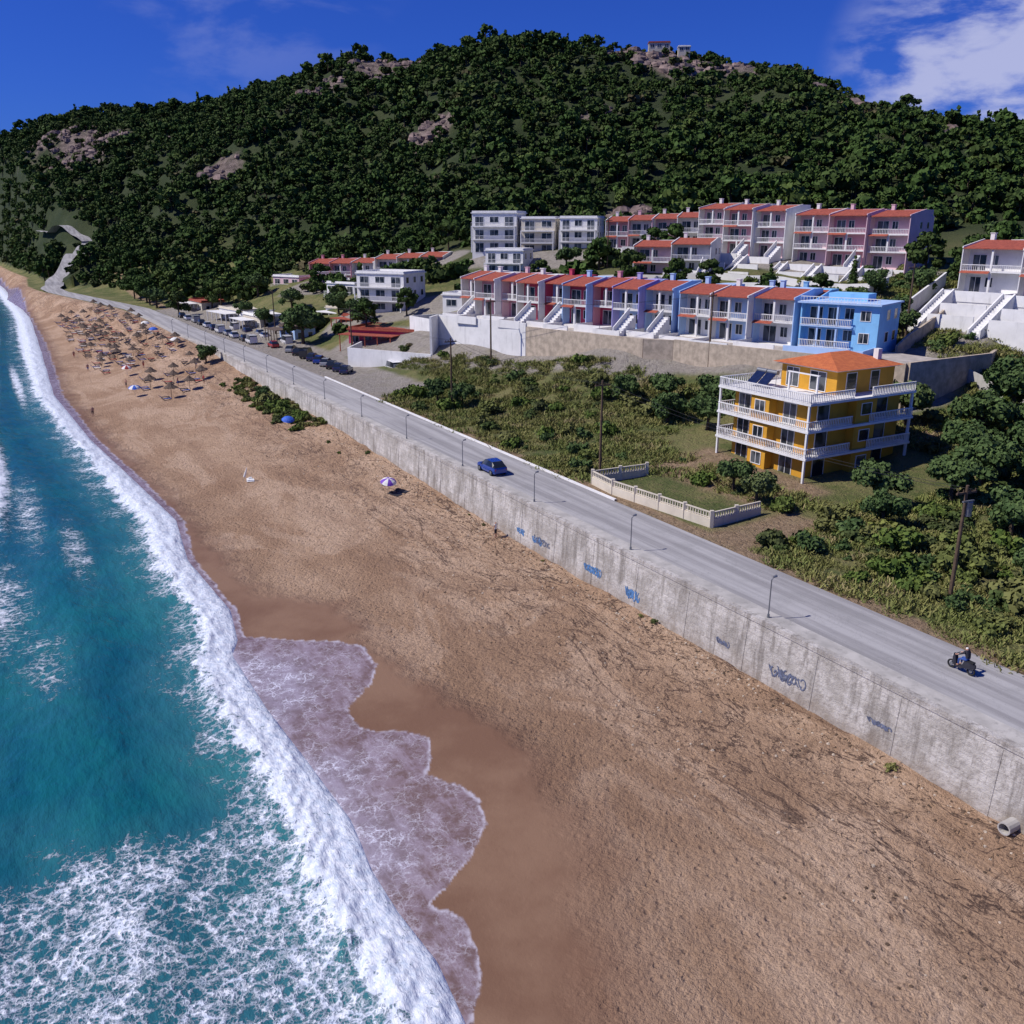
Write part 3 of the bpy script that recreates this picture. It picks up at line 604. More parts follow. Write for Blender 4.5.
# ------------------------------------------------ garden walls
def wall(name,pts,z0,h,mat,t=.3,follow=False,bal=False):
    mb=MB()
    for (xa,ya),(xb,yb) in zip(pts[:-1],pts[1:]):
        L=math.hypot(xb-xa,yb-ya); n=max(1,int(L/3)); ux,uy=(xb-xa)/L,(yb-ya)/L; nx,ny=-uy*t/2,ux*t/2
        for k in range(n):
            s0,s1=L*k/n,L*(k+1)/n; g=[]
            for s in(s0,s1):
                x,y=xa+ux*s,ya+uy*s; zt=(hz(x,y)+h) if follow else z0+h
                g.append((x,y,zt))
            (x0,y0,t0),(x1,y1,t1)=g; zb0,zb1=(t0-h-1.2,t1-h-1.2) if follow else (z0-1.5,z0-1.5)
            mb.add([(x0-nx,y0-ny,zb0),(x1-nx,y1-ny,zb1),(x1+nx,y1+ny,zb1),(x0+nx,y0+ny,zb0),(x0-nx,y0-ny,t0),(x1-nx,y1-ny,t1),(x1+nx,y1+ny,t1),(x0+nx,y0+ny,t0)],
              [(0,3,2,1),(4,5,6,7),(0,1,5,4),(2,3,7,6)]+([(3,0,4,7)] if k==0 else [])+([(1,2,6,5)] if k==n-1 else []),0)
            if bal: mb.box(x0-.16,x0+.16,y0-.16,y0+.16,zb0,t0+.75,0)
    if bal:
        for (xa,ya),(xb,yb) in zip(pts[:-1],pts[1:]): mb.rail(xa,xb,ya,yb,(z0+h) ,.6,.3,0,.05)
    return ob(name,mb.mesh(name,[M[mat]]))
wall('white_garden_wall',[(-30,166),(-14,157)],.2,3.4,'white')
wall('white_garden_wall',[(-29,175),(-30,166)],.2,3.4,'white')
wall('retaining_wall',[(-14,157),(-13,161),(2.3,146.2)],4.5,5.5,'white',.4)
wall('retaining_wall',[(2.4,146.0),(18.8,129.8),(22.8,128.3)],4.2,5.3,'beige',.4)
wall('retaining_wall',[(22.9,128.2),(37.8,113.3),(46,105.2)],4.4,5.2,'beige',.4)
wall('retaining_wall',[(46.3,105.2),(60,113.5),(66,122)],5.5,4.2,'beige',.4)
wall('white_garden_wall',[(-14,171),(-20,180),(-12,186)],5,3,'white')
wall('white_garden_wall',[(52,128),(62,140),(70,150)],10,2.4,'white',follow=True)
wall('white_garden_wall',[(46,134),(56,146),(62,153)],10,1.8,'white',follow=True)
wall('stone_wall',[(50,118),(60,128),(64,134)],12,2.0,'beige',follow=True)
wall('white_garden_wall',[(64,132),(72,118),(80,108)],12,2.4,'white',follow=True)
wall('white_garden_wall',[(28,172),(40,165),(52,152)],12,1.6,'white',follow=True)
wall('white_garden_wall',[(34,178),(48,165),(60,150)],12,1.2,'white',follow=True)
wall('white_garden_wall',[(10,178),(22,170),(34,160)],12,1.6,'white',follow=True)
wall('white_garden_wall',[(-4,192),(12,186),(24,178)],12,1.5,'white',follow=True)
wall('stone_wall',[(48,108),(56,112),(60,104),(70,100)],7,1.6,'conc',follow=True)
wall('balustrade_wall',[AB(71.5,57.5),AB(72,51),AB(68,50.6),AB(55.5,52),AB(55.8,58)],.0,.75,'cream',.3,bal=True)
# ------------------------------------------------ vegetation
def leaf_mesh(name,seed,lobes,nleaf,size,mat,trunk=None,flat=1.0):
    r=np.random.default_rng(seed); V=[];F=[]
    w=np.array([l[3]**2 for l in lobes]); w=w/w.sum(); cnt=r.multinomial(nleaf,w)
    base=0
    for (lx,ly,lz,lr),c in zip(lobes,cnt):
        d=r.normal(size=(c,3)); d/=np.linalg.norm(d,axis=1)[:,None]; rad=lr*(1-.45*r.random(c)**1.6)*(1+.18*np.sin(5*d[:,0]+seed)*np.cos(4*d[:,1]))
        P=d*rad[:,None]; P[:,2]*=flat; P+=np.array([lx,ly,lz])
        n=d+r.normal(size=(c,3))*.55; n/=np.linalg.norm(n,axis=1)[:,None]
        u=np.cross(n,r.normal(size=(c,3))); u/=np.linalg.norm(u,axis=1)[:,None]; v=np.cross(n,u)
        s=size*(.6+.8*r.random(c))[:,None]
        q=np.stack([P-u*s-v*s*.5,P+u*s*.3-v*s,P+u*s+v*s*.4,P-u*s*.2+v*s],1)
        V.append(q.reshape(-1,3)); F.append(np.arange(c*4).reshape(-1,4)+base); base+=c*4
    V=np.concatenate(V); F=[tuple(x) for x in np.concatenate(F)]
    mb=MB(); mb.v=[tuple(x) for x in V]; mb.f=F; mb.m=[0]*len(F)
    for (lx,ly,lz,lr) in lobes:
        k=8; vs=[];fs=[]
        for i in range(5):
            ph=math.pi*i/4
            for j in range(k):
                th=2*math.pi*j/k; q=lr*.62*(1+.2*random.uniform(-1,1)); vs.append((lx+q*math.sin(ph)*math.cos(th),ly+q*math.sin(ph)*math.sin(th),lz+q*flat*math.cos(ph)))
        for i in range(4):
            for j in range(k): fs.append((i*k+j,i*k+(j+1)%k,(i+1)*k+(j+1)%k,(i+1)*k+j))
        mb.add(vs,fs,0)
    if trunk:
        h,r0=trunk; mb.beam((0,0,-1),(0.1,0,h),r0,r0*.6,7,1)
        for (lx,ly,lz,lr) in lobes[:6]: mb.beam((.1,0,h*.85),(lx*.8,ly*.8,lz),r0*.5,r0*.2,5,1)
    return mb.mesh(name,[mat,M['bark']])
def mk_olive(seed,n=2600,size=.17):
    r=random.Random(seed); L=[(0,0,3.4,1.5)]
    for k in range(9):
        t=k*.7+r.random(); q=r.uniform(1.0,2.1); L.append((q*math.cos(t),q*math.sin(t),r.uniform(1.9,4.1),r.uniform(.7,1.25)))
    return leaf_mesh('olive_crown',seed,L,n,size,M['olivef'],(2.2,.28),.85)
def mk_pine(seed,n=700,size=.42,tall=1):
    r=random.Random(seed); L=[(0,0,6.2*tall,1.7)]
    for k in range(9):
        t=k*.75+r.random(); q=r.uniform(1.2,2.9); L.append((q*math.cos(t),q*math.sin(t),r.uniform(2.6,6.2)*tall,r.uniform(.75,1.5)))
    return leaf_mesh('pine_crown',seed,L,n,size,M['pinef'],(4.5*tall,.25),.6)
def mk_cyp(seed,n=600,size=.3):
    L=[(0,0,1+.95*k,1.25-.12*k) for k in range(8)]
    return leaf_mesh('cypress_crown',seed,L,n,size,M['pinef'],(2,.2),1)
def mk_bush(seed,n=500,size=.16,mat='bushf'):
    r=random.Random(seed); L=[(0,0,.6,.8)]
    for k in range(6):
        t=k*1.05+r.random(); q=r.uniform(.5,1.1); L.append((q*math.cos(t),q*math.sin(t),r.uniform(.25,.9),r.uniform(.35,.65)))
    return leaf_mesh('bush_crown',seed,L,n,size,M[mat],None,.85)
def mk_grass(seed):
    r=random.Random(seed); mb=MB()
    for k in range(110):
        t=r.uniform(0,6.28);q=r.random()**.6*1.3;x,y=q*math.cos(t),q*math.sin(t);h=r.uniform(.15,.5)*(1.1-q*.35);dx,dy=r.uniform(-.4,.4),r.uniform(-.4,.4);w=.06
        c,s=math.cos(t*3),math.sin(t*3)
        mb.add([(x-w*c,y-w*s,-.1),(x+w*c,y+w*s,-.1),(x+dx+w*c*.5,y+dy+w*s*.5,h),(x+dx-w*c*.5,y+dy-w*s*.5,h)],[(0,1,2,3)],0)
    return mb.mesh('grass_tuft',[M['grassf']])
def scatter(name,pts,scl,protos):
    c=bpy.data.collections.new(name+'_kinds')
    for i,me_ in enumerate(protos): c.objects.link(bpy.data.objects.new(name+'_kind',me_))
    me=bpy.data.meshes.new(name); me.from_pydata([tuple(p) for p in pts],[],[])
    at=me.attributes.new('scl','FLOAT','POINT'); at.data.foreach_set('value',np.asarray(scl,np.float32))
    o=ob(name,me); md=o.modifiers.new('scatter','NODES'); g=bpy.data.node_groups.new(name,'GeometryNodeTree'); md.node_group=g
    g.interface.new_socket('Geometry',in_out='INPUT',socket_type='NodeSocketGeometry'); g.interface.new_socket('Geometry',in_out='OUTPUT',socket_type='NodeSocketGeometry')
    n=g.nodes; l=g.links; gi=n.new('NodeGroupInput'); go=n.new('NodeGroupOutput'); ci=n.new('GeometryNodeCollectionInfo'); ci.inputs['Collection'].default_value=c; ci.inputs['Separate Children'].default_value=True; ci.inputs['Reset Children'].default_value=True
    ip=n.new('GeometryNodeInstanceOnPoints'); ip.inputs['Pick Instance'].default_value=True
    rv=n.new('FunctionNodeRandomValue'); rv.data_type='INT'; rv.inputs[4].default_value=0; rv.inputs[5].default_value=len(protos)-1
    rr=n.new('FunctionNodeRandomValue'); rr.data_type='FLOAT_VECTOR'; rr.inputs[0].default_value=(-.1,-.1,0); rr.inputs[1].default_value=(.1,.1,6.28)
    na=n.new('GeometryNodeInputNamedAttribute'); na.data_type='FLOAT'; na.inputs['Name'].default_value='scl'
    l.new(gi.outputs[0],ip.inputs['Points']); l.new(ci.outputs[0],ip.inputs['Instance']); l.new(rv.outputs[2],ip.inputs['Instance Index'])
    l.new(rr.outputs[0],ip.inputs['Rotation']); l.new(na.outputs[0],ip.inputs['Scale']); l.new(ip.outputs[0],go.inputs[0])
    return o
EX=[(-9,165,24,135,14),(24,135,47,113,14),(38,196,70,163,14),(64,136,80,118,12),(-10,230,20,220,12),(20,213,42,203,12),(-57,262,-18,246,12),(-34,205,-20,198,12),(-33,184,-17,178,9),(-5,213,5,208,9),(25,186,38,180,8),
    (-85,255,-40,222,12),(-70,275,-62,268,9),(-100,285,-90,268,8)]
def free(x,y,m=0,L=EX):
    ok=np.ones_like(x,bool)
    for x0,y0,x1,y1,w in L:
        dx,dy=x1-x0,y1-y0; t=np.clip(((x-x0)*dx+(y-y0)*dy)/(dx*dx+dy*dy),0,1); ok&=np.hypot(x-x0-t*dx,y-y0-t*dy)>w-m
    return ok
def samp(n,y0,y1,r0=-.72,r1=.78):
    y=np.sqrt(rng.uniform(y0*y0,y1*y1,n)); x=rng.uniform(r0,r1,n)*y; return x,y
x,y=samp(20000,195,820); a,b=toab(x,y); z=H(x,y)
roadclear=(a>560)|((np.abs(b-broad(a))>6)&((b>broad(a))|(b<broad(a)-11)))
ok=(free(x,y)&(z>2.0)&(b>broad(a)+11)&(a<=425))|((a>425)&(b>bwall(a)+4)&roadclear&(z>1)&free(x,y))
open_=sstep(x/y,.02,.12)*sstep(z,50,64)
cl=snoise(x,y,60,20)
ok&=rockmask(x,y)<.3
ok&=rng.random(len(x))>open_*.3
x,y,z,cl,open_=x[ok],y[ok],z[ok],cl[ok],open_[ok]
s=(.5+.5*rng.random(len(x)))*np.where(cl>.35,.65,1.0)*(1-.38*open_)
s*=np.where(rng.random(len(x))<.12,1.5,1)
pines=[mk_pine(k,240,.52) for k in range(6)]+[mk_pine(11,240,.52,.75),mk_cyp(12,180,.5)]
scatter('hill_forest',np.stack([x,y,z-.9*s],1),s,pines)
x,y=samp(9000,190,720,-.66,.75); a,b=toab(x,y); z=H(x,y); ok=free(x,y,3)&(z>1.5)&(b>np.where(a>425,bwall(a)+3,broad(a)+8))&((a>560)|(np.abs(b-broad(a))>5.5))&((rockmask(x,y)<.5)|(rng.random(len(x))<.35)); x,y,z=x[ok],y[ok],z[ok]
scatter('hill_scrub',np.stack([x,y,z-.1],1),.9+1.5*rng.random(len(x)),[mk_bush(k,110,.34,'scrubf') for k in range(2)]+[mk_bush(9,110,.34,'pinef'),mk_bush(10,110,.34,'pinef')])
def spray(n,x0,x1,y0,y1):
    return rng.uniform(x0,x1,n),rng.uniform(y0,y1,n)
EX2=[(*AB(72,75),*AB(60,75),10.5),(*AB(67,54.5),*AB(59,54.5),5.5),(*AB(52.5,49),*AB(52.5,60),2.6),(-9,165,24,135,9),(24,135,47,113,10),(64,136,78,118,8)]
x,y=spray(4200,-20,80,44,170); a,b=toab(x,y); z=H(x,y)
dense=(((x>34)&(y<112))|((a<50)&(b>54)))&(snoise(x,y,9,14)>-.55)
ok=(b>51.6)&free(x,y,0,EX2)&(dense|(snoise(x,y,13,4)>.32)|(rng.random(len(x))<.10))&~((a>128)&(b<66))
xb,yb,zb=x[ok],y[ok],z[ok]
scatter('roadside_shrubs',np.stack([xb,yb,zb-.1],1),.3+.95*rng.random(len(xb))**2.2,[mk_bush(k+20,380,.15,'bushf') for k in range(2)]+[mk_bush(30,380,.14,'olivef'),mk_bush(31,380,.14,'scrubf')])
x,y=spray(10000,-25,75,40,160); a,b=toab(x,y); z=H(x,y); ok=(b>50.2)&free(x,y,0,EX2)&~((a>128)&(b<62))&(snoise(x,y,7,7)>-.35)
scatter('meadow_grass',np.stack([x[ok],y[ok],z[ok]],1),.5+.8*rng.random(ok.sum()),[mk_grass(k) for k in range(3)])
x,y=spray(14000,-75,30,36,215); a,b=toab(x,y)
bush_zone=(a>126)&(a<168)&(b>bwall(a)-5.5)&(rng.random(len(x))<.8)
thin=(a>22)&(a<=128)&(b>bwall(a)-1.2-3.4*sstep(a,80,120))&(snoise(x,y,14,2)>.1)&(rng.random(len(x))<.32)
ok=(b<bwall(a)-.7)&(bush_zone|thin)
scatter('beach_plants',np.stack([x[ok],y[ok],H(x,y)[ok]],1),.12+.25*rng.random(ok.sum())+.5*rng.random(ok.sum())*bush_zone[ok],[mk_bush(40,240,.16,'grassf'),mk_bush(41,240,.16,'scrubf'),mk_bush(42,240,.16,'bushf')])
olives=[mk_olive(k) for k in range(4)]; bushes=[mk_bush(k+50,900,.13) for k in range(3)]; pn=[mk_pine(k+60,2000,.24) for k in range(2)]; cyp=[mk_cyp(70,1200,.2)]
def tree(kind,x,y,s,i):
    z=hz(x,y)-.1
    me={'olive_tree':olives,'bush':bushes,'pine_tree':pn,'cypress_tree':cyp}[kind]
    ob(kind,me[i%len(me)],(x,y,z),(i*1.7)%6.28,scale=s)
T=[('olive_tree',33.0,78.0,.9),('olive_tree',40,78.5,.95),('olive_tree',44.5,82,1.1),('olive_tree',48.5,79,1.0),('olive_tree',46,88,1.1),('olive_tree',52,86,1.2),('olive_tree',56,92,1.3),
('olive_tree',50.5,95,1.2),('olive_tree',45,101,1.1),('olive_tree',57,101,1.3),('olive_tree',62,96,1.2),('olive_tree',31.6,73,.7),('olive_tree',21.5,84.0,.7),('olive_tree',22.8,80.2,.65),('bush',24.5,78.0,1.1),
('bush',19,87,1.0),('bush',28.5,75,1.2),('bush',31,68,1.5),('bush',34,64,1.6),('olive_tree',41,70,.9),('olive_tree',38,60,.7),('bush',35,57,1.6),('bush',29,62,1.4),
('olive_tree',25,111,.95),('olive_tree',28,107,1.0),('olive_tree',33,104,1.0),('olive_tree',20,116,.85),('olive_tree',15,119,.8),('bush',18,112,1.6),('bush',12,121,1.4),('olive_tree',23,104,.9),('olive_tree',19,108,.8),
('olive_tree',-7,127,.7),('olive_tree',-11,131,.75),('bush',-3,122,1.4),('bush',-14,135,1.5),('bush',-9,126,1.3),
('pine_tree',-30,188,.9),('olive_tree',-45,196,1.7),('pine_tree',-22,192,.8),('pine_tree',22,176,1.0),('pine_tree',30,170,.9),('pine_tree',36,168,.8),('pine_tree',16,160,.7),('pine_tree',26,158,.8),('pine_tree',42,152,.8),
('pine_tree',50,150,.7),('olive_tree',58,148,.9),('olive_tree',38,147,.9),('olive_tree',64,145,1.0),('olive_tree',30,150,.8),('cypress_tree',57,155,.7),('olive_tree',-2,176,1.1),('pine_tree',6,190,.8),
('cypress_tree',44,158,.7),('olive_tree',52,138,.9),('olive_tree',47,142,.8),('olive_tree',56,134,.8),('pine_tree',74,150,1.1),('pine_tree',70,158,1.1),('pine_tree',78,144,1.1),('olive_tree',54,126,.8),
('pine_tree',66,108,.9),('olive_tree',70,106,1.1),('olive_tree',60,108,1.0),('pine_tree',84,160,1.2),('pine_tree',80,150,1.0),('olive_tree',88,170,1.3),('olive_tree',12,205,1.0),('pine_tree',34,196,1.0),('pine_tree',30,200,.9),
('olive_tree',-62,183,.8),('bush',*AB(140,38.5),1.6),('bush',*AB(132,39),1.3),('bush',*AB(146,38),1.6),('olive_tree',*AB(150,38.4),.55),
('pine_tree',-95,262,1.0),('pine_tree',-88,270,1.1),('pine_tree',-105,295,1.1),('pine_tree',-118,300,1.2),('pine_tree',-78,268,1.0),('pine_tree',-128,318,1.2),('olive_tree',-112,290,1.4),
('pine_tree',-110,300,1.3),('pine_tree',-122,308,1.3),('pine_tree',-135,330,1.2),('pine_tree',-84,266,1.1),('pine_tree',-140,345,1.2),('pine_tree',-50,275,1.3),('pine_tree',-30,270,1.2),('olive_tree',-72,262,1.4),
('pine_tree',-148,362,1.2),('pine_tree',-156,372,1.3),('pine_tree',-140,360,1.2),('olive_tree',-55,230,1.2),('olive_tree',-40,212,1.1),('pine_tree',-52,250,1.0),('olive_tree',-60,222,1.0),('olive_tree',-70,240,1.0),('olive_tree',-33,196,1.1)]
for i,(k,x,y,s) in enumerate(T): tree(k,x,y,s,i)
# ------------------------------------------------ poles, lamps
def lamp_parts():
    mb=MB(); mb.beam((0,0,0),(0,0,.25),.1,.08,8,0); mb.beam((0,0,.25),(0,0,2.7),.045,.04,8,0); mb.beam((0,0,2.7),(.2,0,2.85),.03,.03,6,0)
    h=MB(); h.beam((.12,0,2.86),(.42,0,2.9),.07,.1,8,0)
    return [('post',mb.mesh('post',[M['metal']])),('lamp_head',h.mesh('lamp_head',[M['metal']]))]
lp=lamp_parts()
for k in range(0,14):
    q=39+15.1*k; x,y=AB(q,float(bwall(q))+.75); group('street_lamp',(x,y,.12),math.radians(30),lp)
def pole_parts(h,trans=False):
    mb=MB(); mb.beam((0,0,-.5),(0,0,h),.16,.1,8,0); c=MB(); c.box(-.9,.9,-.06,.06,h-.6,h-.46,0)
    for x in(-.8,-.3,.3,.8): c.beam((x,0,h-.46),(x,0,h-.28),.05,.03,6,0)
    P=[('post',mb.mesh('post',[M['wood']])),('crossarm',c.mesh('crossarm',[M['wood']]))]
    if trans:
        t=MB(); t.beam((.38,0,h-2.2),(.38,0,h-1.2),.27,.27,10,0); t.box(-.5,.5,-.3,-.17,h-1.1,h-1.0,0); P.append(('transformer',t.mesh('transformer',[M['metal']])))
    return P
pp=pole_parts(10); tops=[]
for x,y,r in[(9.2,91.1,.5),(-8.5,125.9,.5),(-3.4,146,.6),(27,124,.8),(-30,170,.5),(54,125,.3),(-55,212,.5),(20,196,.4)]:
    z=hz(x,y); group('utility_pole',(x,y,z),r,pp); tops.append((x,y,z+9.7))
group('utility_pole',(30.6,58.1,hz(30.6,58.1)),.4,pole_parts(8.4,True)); t9=(30.6,58.1,hz(30.6,58.1)+8.1)
def wire(p,q,off):
    mb=MB(); n=14; pr=None
    for k in range(n+1):
        t=k/n; pnt=Vector(p).lerp(Vector(q),t); pnt.z-=4*1.0*t*(1-t); pnt.x+=off
        if pr is not None: mb.beam(pr,pnt,.016,.016,4,0,False)
        pr=pnt
    ob('overhead_wire',mb.mesh('overhead_wire',[M['dark']]))
for off in(-.5,.5):
    wire(t9,tops[0],off); wire(tops[0],tops[1],off); wire(tops[1],tops[4],off); wire(tops[4],tops[6],off); wire(tops[2],tops[3],off)
# ------------------------------------------------ vehicles
def car_parts(paint,kind=0):
    if kind==0: S=[(-2.0,.62,.38,.70,.74,.5),(-1.93,.78,.28,.88,.92,.66),(-1.6,.85,.25,.93,1.16,.62),(-1.15,.87,.25,.93,1.42,.6),(0,.87,.25,.92,1.48,.62),(.35,.87,.25,.91,1.44,.6),(.95,.86,.25,.90,.98,.64),(1.6,.83,.25,.84,.88,.62),(1.92,.74,.28,.72,.75,.55),(2.0,.6,.36,.58,.6,.45)]
    else: S=[(-2.2,.8,.38,1.0,1.7,.72),(-2.15,.88,.3,1.05,1.95,.78),(-1,.9,.27,1.05,2.0,.8),(.8,.9,.27,1.05,1.98,.78),(1.35,.9,.27,1.02,1.2,.72),(1.95,.86,.27,.9,.95,.7),(2.15,.7,.36,.62,.65,.55)]
    mb=MB(); n=len(S); vs=[]
    for x,hw,zl,zb,zt,ht in S: vs+=[(x,-hw*.9,zl),(x,-hw,(zl+zb)/2),(x,-hw*.97,zb),(x,-ht,zt),(x,ht,zt),(x,hw*.97,zb),(x,hw,(zl+zb)/2),(x,hw*.9,zl)]
    fs=[];ms=[]
    for i in range(n-1):
        for j in range(8):
            k=(j+1)%8; fs.append((i*8+j,(i+1)*8+j,(i+1)*8+k,i*8+k))
            g=0; dz=max(S[i][4]-S[i][3],S[i+1][4]-S[i+1][3])
            if dz>.2 and j in(2,4): g=1
            if j==3 and abs(S[i][4]-S[i+1][4])>.2: g=1
            ms.append(g)
    fs+=[tuple(range(7,-1,-1)),tuple(range((n-1)*8,n*8))]; ms+=[0,0]
    mb.v=vs;mb.f=[f[::-1] for f in fs];mb.m=ms
    wh=MB()
    for x in(-1.28,1.25):
        for s in(-1,1):
            wh.beam((x,s*.62,.31),(x,s*.88,.31),.31,.31,16,0); wh.beam((x,s*.87,.31),(x,s*.895,.31),.19,.17,10,1)
    li=MB()
    for s in(-1,1): li.box(1.88,1.97,s*.55-.14,s*.55+.14,.56,.68,0); li.box(-1.99,-1.9,s*.6-.1,s*.6+.1,.6,.78,1); li.box(.62,.78,s*.93-.09,s*.93+.09,.9,1.02,2)
    return [('body',mb.mesh('body',[paint,M['glass']])),('wheels',wh.mesh('wheels',[M['rubber'],M['metal']])),('lights_and_mirrors',li.mesh('lights',[M['fabricw'],M['cloth_r'],paint]))]
paints={'b':carpaint('blue_car_paint',(.012,.05,.28)),'w':carpaint('white_car_paint',(.7,.7,.7)),'s':carpaint('silver_car_paint',(.35,.36,.37)),'k':carpaint('black_car_paint',(.02,.02,.025)),'r':carpaint('red_car_paint',(.4,.03,.03)),'n':carpaint('navy_car_paint',(.02,.03,.09))}
CP={(k,t):car_parts(p,t) for k,p in paints.items() for t in(0,1)}
def car(name,a,b,ang,k,t=0,z=.0):
    x,y=AB(a,b); group(name,(x,y,z),ang,CP[(k,t)])
DA=math.radians(120)
car('blue_car',81.0,44.3,DA,'b',0,.0)
for i,(q,k,t) in enumerate([(152.5,'n',0),(156,'n',0),(159.5,'k',0),(163,'s',0),(167,'b',0),(171,'n',0),(175,'k',1),(180,'k',0),(185,'s',0)]): car('parked_car',q,54.2,DA-math.radians(35),k,t,-.05)
for i,(q,bb,k,t) in enumerate([(203,50.6,'w',1),(209,50.6,'k',0),(216,50,'w',0),(222,50,'s',0),(228,49.5,'w',1),(235,49.5,'n',0),(242,49.5,'w',0),(249,49.5,'k',0),(256,49.5,'s',1),(150,62,'w',1),(198,57,'w',1),(194,53,'r',0),(212,56,'w',0),(218,56.5,'s',0),(224,55,'n',0),(232,54,'w',1),(264,49,'w',0),(272,49,'k',0)]): car('parked_car',q,bb,DA,k,t,-.05)
# ------------------------------------------------ people (skinned figures)
def figure(name,joints,edges,rad,loc,rot,mats,zmap,parent=None):
    me=bpy.data.meshes.new(name); me.from_pydata(joints,edges,[]); o=bpy.data.objects.new('tmp',me); COL.objects.link(o)
    sk=o.modifiers.new('s','SKIN'); o.modifiers.new('d','SUBSURF').levels=1
    for i,v in enumerate(me.skin_vertices[0].data): v.radius=(rad[i],rad[i]); v.use_root=(i==0)
    dg=bpy.context.evaluated_depsgraph_get(); m2=bpy.data.meshes.new_from_object(o.evaluated_get(dg)); bpy.data.objects.remove(o)
    m2.materials.clear()
    for m_ in mats: m2.materials.append(m_)
    for p in m2.polygons: p.material_index=zmap(p.center); p.use_smooth=True
    return ob(name,m2,loc,rot,parent)
ED=[(0,1),(1,2),(2,3),(3,4),(2,5),(5,6),(6,7),(7,16),(2,8),(8,9),(9,10),(10,17),(0,11),(11,12),(12,13),(0,14),(14,15),(15,18),(13,19),(18,20)]
RD=[.15,.14,.15,.06,.115,.07,.05,.035,.07,.05,.035,.09,.065,.045,.09,.065,.035,.035,.045,.04,.04]
stand=[(0,0,.95),(0,0,1.15),(0,0,1.4),(0,0,1.52),(0,.02,1.66),(-.19,0,1.4),(-.25,.03,1.12),(-.24,.1,.88),(.19,0,1.4),(.25,.02,1.12),(.25,.08,.88),(-.1,0,.85),(-.11,.03,.48),(-.12,-.02,.08),(.1,0,.85),(.12,.05,.48),(-.24,.13,.8),(.25,.11,.8),(.13,.02,.08),(-.12,.13,.05),(.13,.17,.05)]
def stand_z(c): return 2 if c.z>1.63 and c.y<.06 else (0 if c.z>1.48 or abs(c.x)>.23 or c.z<.5 else (1 if c.z>.95 else 3))
def person(a,b,rot,top,bot):
    x,y=AB(a,b); figure('person',stand,ED,RD,(x,y,hz(x,y)-.01),rot,[M['skin'],M[top],M['hair'],M[bot]],stand_z)
person(165,13.6,.5,'skin','cloth_d'); person(178,30,1.5,'skin','cloth_b'); person(174,34,2.5,'cloth_r','cloth_d'); person(187,22,2.5,'skin','cloth_d'); person(215,18,.5,'skin','cloth_b')
person(205,28,1,'skin','cloth_r'); person(190,36,1,'cloth_d','cloth_b'); person(72.8,40.2,1,'fabricw','cloth_d'); person(240,17.5,1,'skin','cloth_r')
def scooter():
    mb=MB()
    for y in(-.62,.62):
        for k in range(14):
            t0,t1=2*math.pi*k/14,2*math.pi*(k+1)/14; mb.beam((0,y+.22*math.cos(t0),.27+.22*math.sin(t0)),(0,y+.22*math.cos(t1),.27+.22*math.sin(t1)),.055,.055,6,0)
        mb.beam((-.05,y,.27),(.05,y,.27),.1,.1,10,1)
    bd=MB()
    S=[(-.85,.08,.5,.72),(-.6,.16,.42,.82),(-.2,.17,.35,.78),(-.05,.16,.25,.42),(.25,.15,.25,.36),(.38,.18,.35,.9),(.55,.1,.5,.98)]
    vs=[]
    for y,w,z0,z1 in S: vs+=[(-w,y,z0),(w,y,z0),(w*.75,y,z1),(-w*.75,y,z1)]
    fs=[]
    for i in range(len(S)-1):
        for j in range(4): fs.append((i*4+j,i*4+(j+1)%4,(i+1)*4+(j+1)%4,(i+1)*4+j))
    fs+=[(3,2,1,0),(24,25,26,27)]; bd.add(vs,fs,0)
    bd.beam((0,.62,.27),(0,.42,1.0),.035,.035,6,0); bd.beam((-.3,.38,1.02),(.3,.38,1.02),.025,.025,6,0); bd.box(-.08,.08,.5,.58,.8,.92,1); bd.box(-.13,.13,-.75,-.12,.79,.86,2)
    return [('wheels',mb.mesh('wheels',[M['rubber'],M['metal']])),('bodywork',bd.mesh('bodywork',[M['cloth_d'],M['fabricw'],M['rubber']]))]
sx,sy=AB(28.0,46.6)
mot=group('motor_scooter',(sx,sy,0.0),math.radians(30),scooter())
ride=[(0,-.35,.95),(0,-.32,1.15),(0,-.24,1.38),(0,-.2,1.5),(0,-.17,1.63),(-.19,-.22,1.37),(-.26,-.0,1.2),(-.27,.22,1.08),(.19,-.22,1.37),(.26,-.0,1.2),(.27,.22,1.08),(-.12,-.3,.9),(-.17,.12,.84),(-.14,.12,.42),(.12,-.3,.9),(.17,.12,.84),(-.26,.34,1.05),(.26,.34,1.05),(.14,.12,.42),(-.13,.26,.4),(.13,.26,.4)]
rid=figure('motorcyclist',ride,ED,list(RD),(sx,sy,0),math.radians(30),[M['skin'],M['cloth_d'],M['fabricw'],M['cloth_b']],lambda c:2 if c.z>1.57 else (0 if c.z>1.5 or (c.y>.1 and c.z>.98) or c.z<.5 else (1 if c.z>1.0 else 3)))
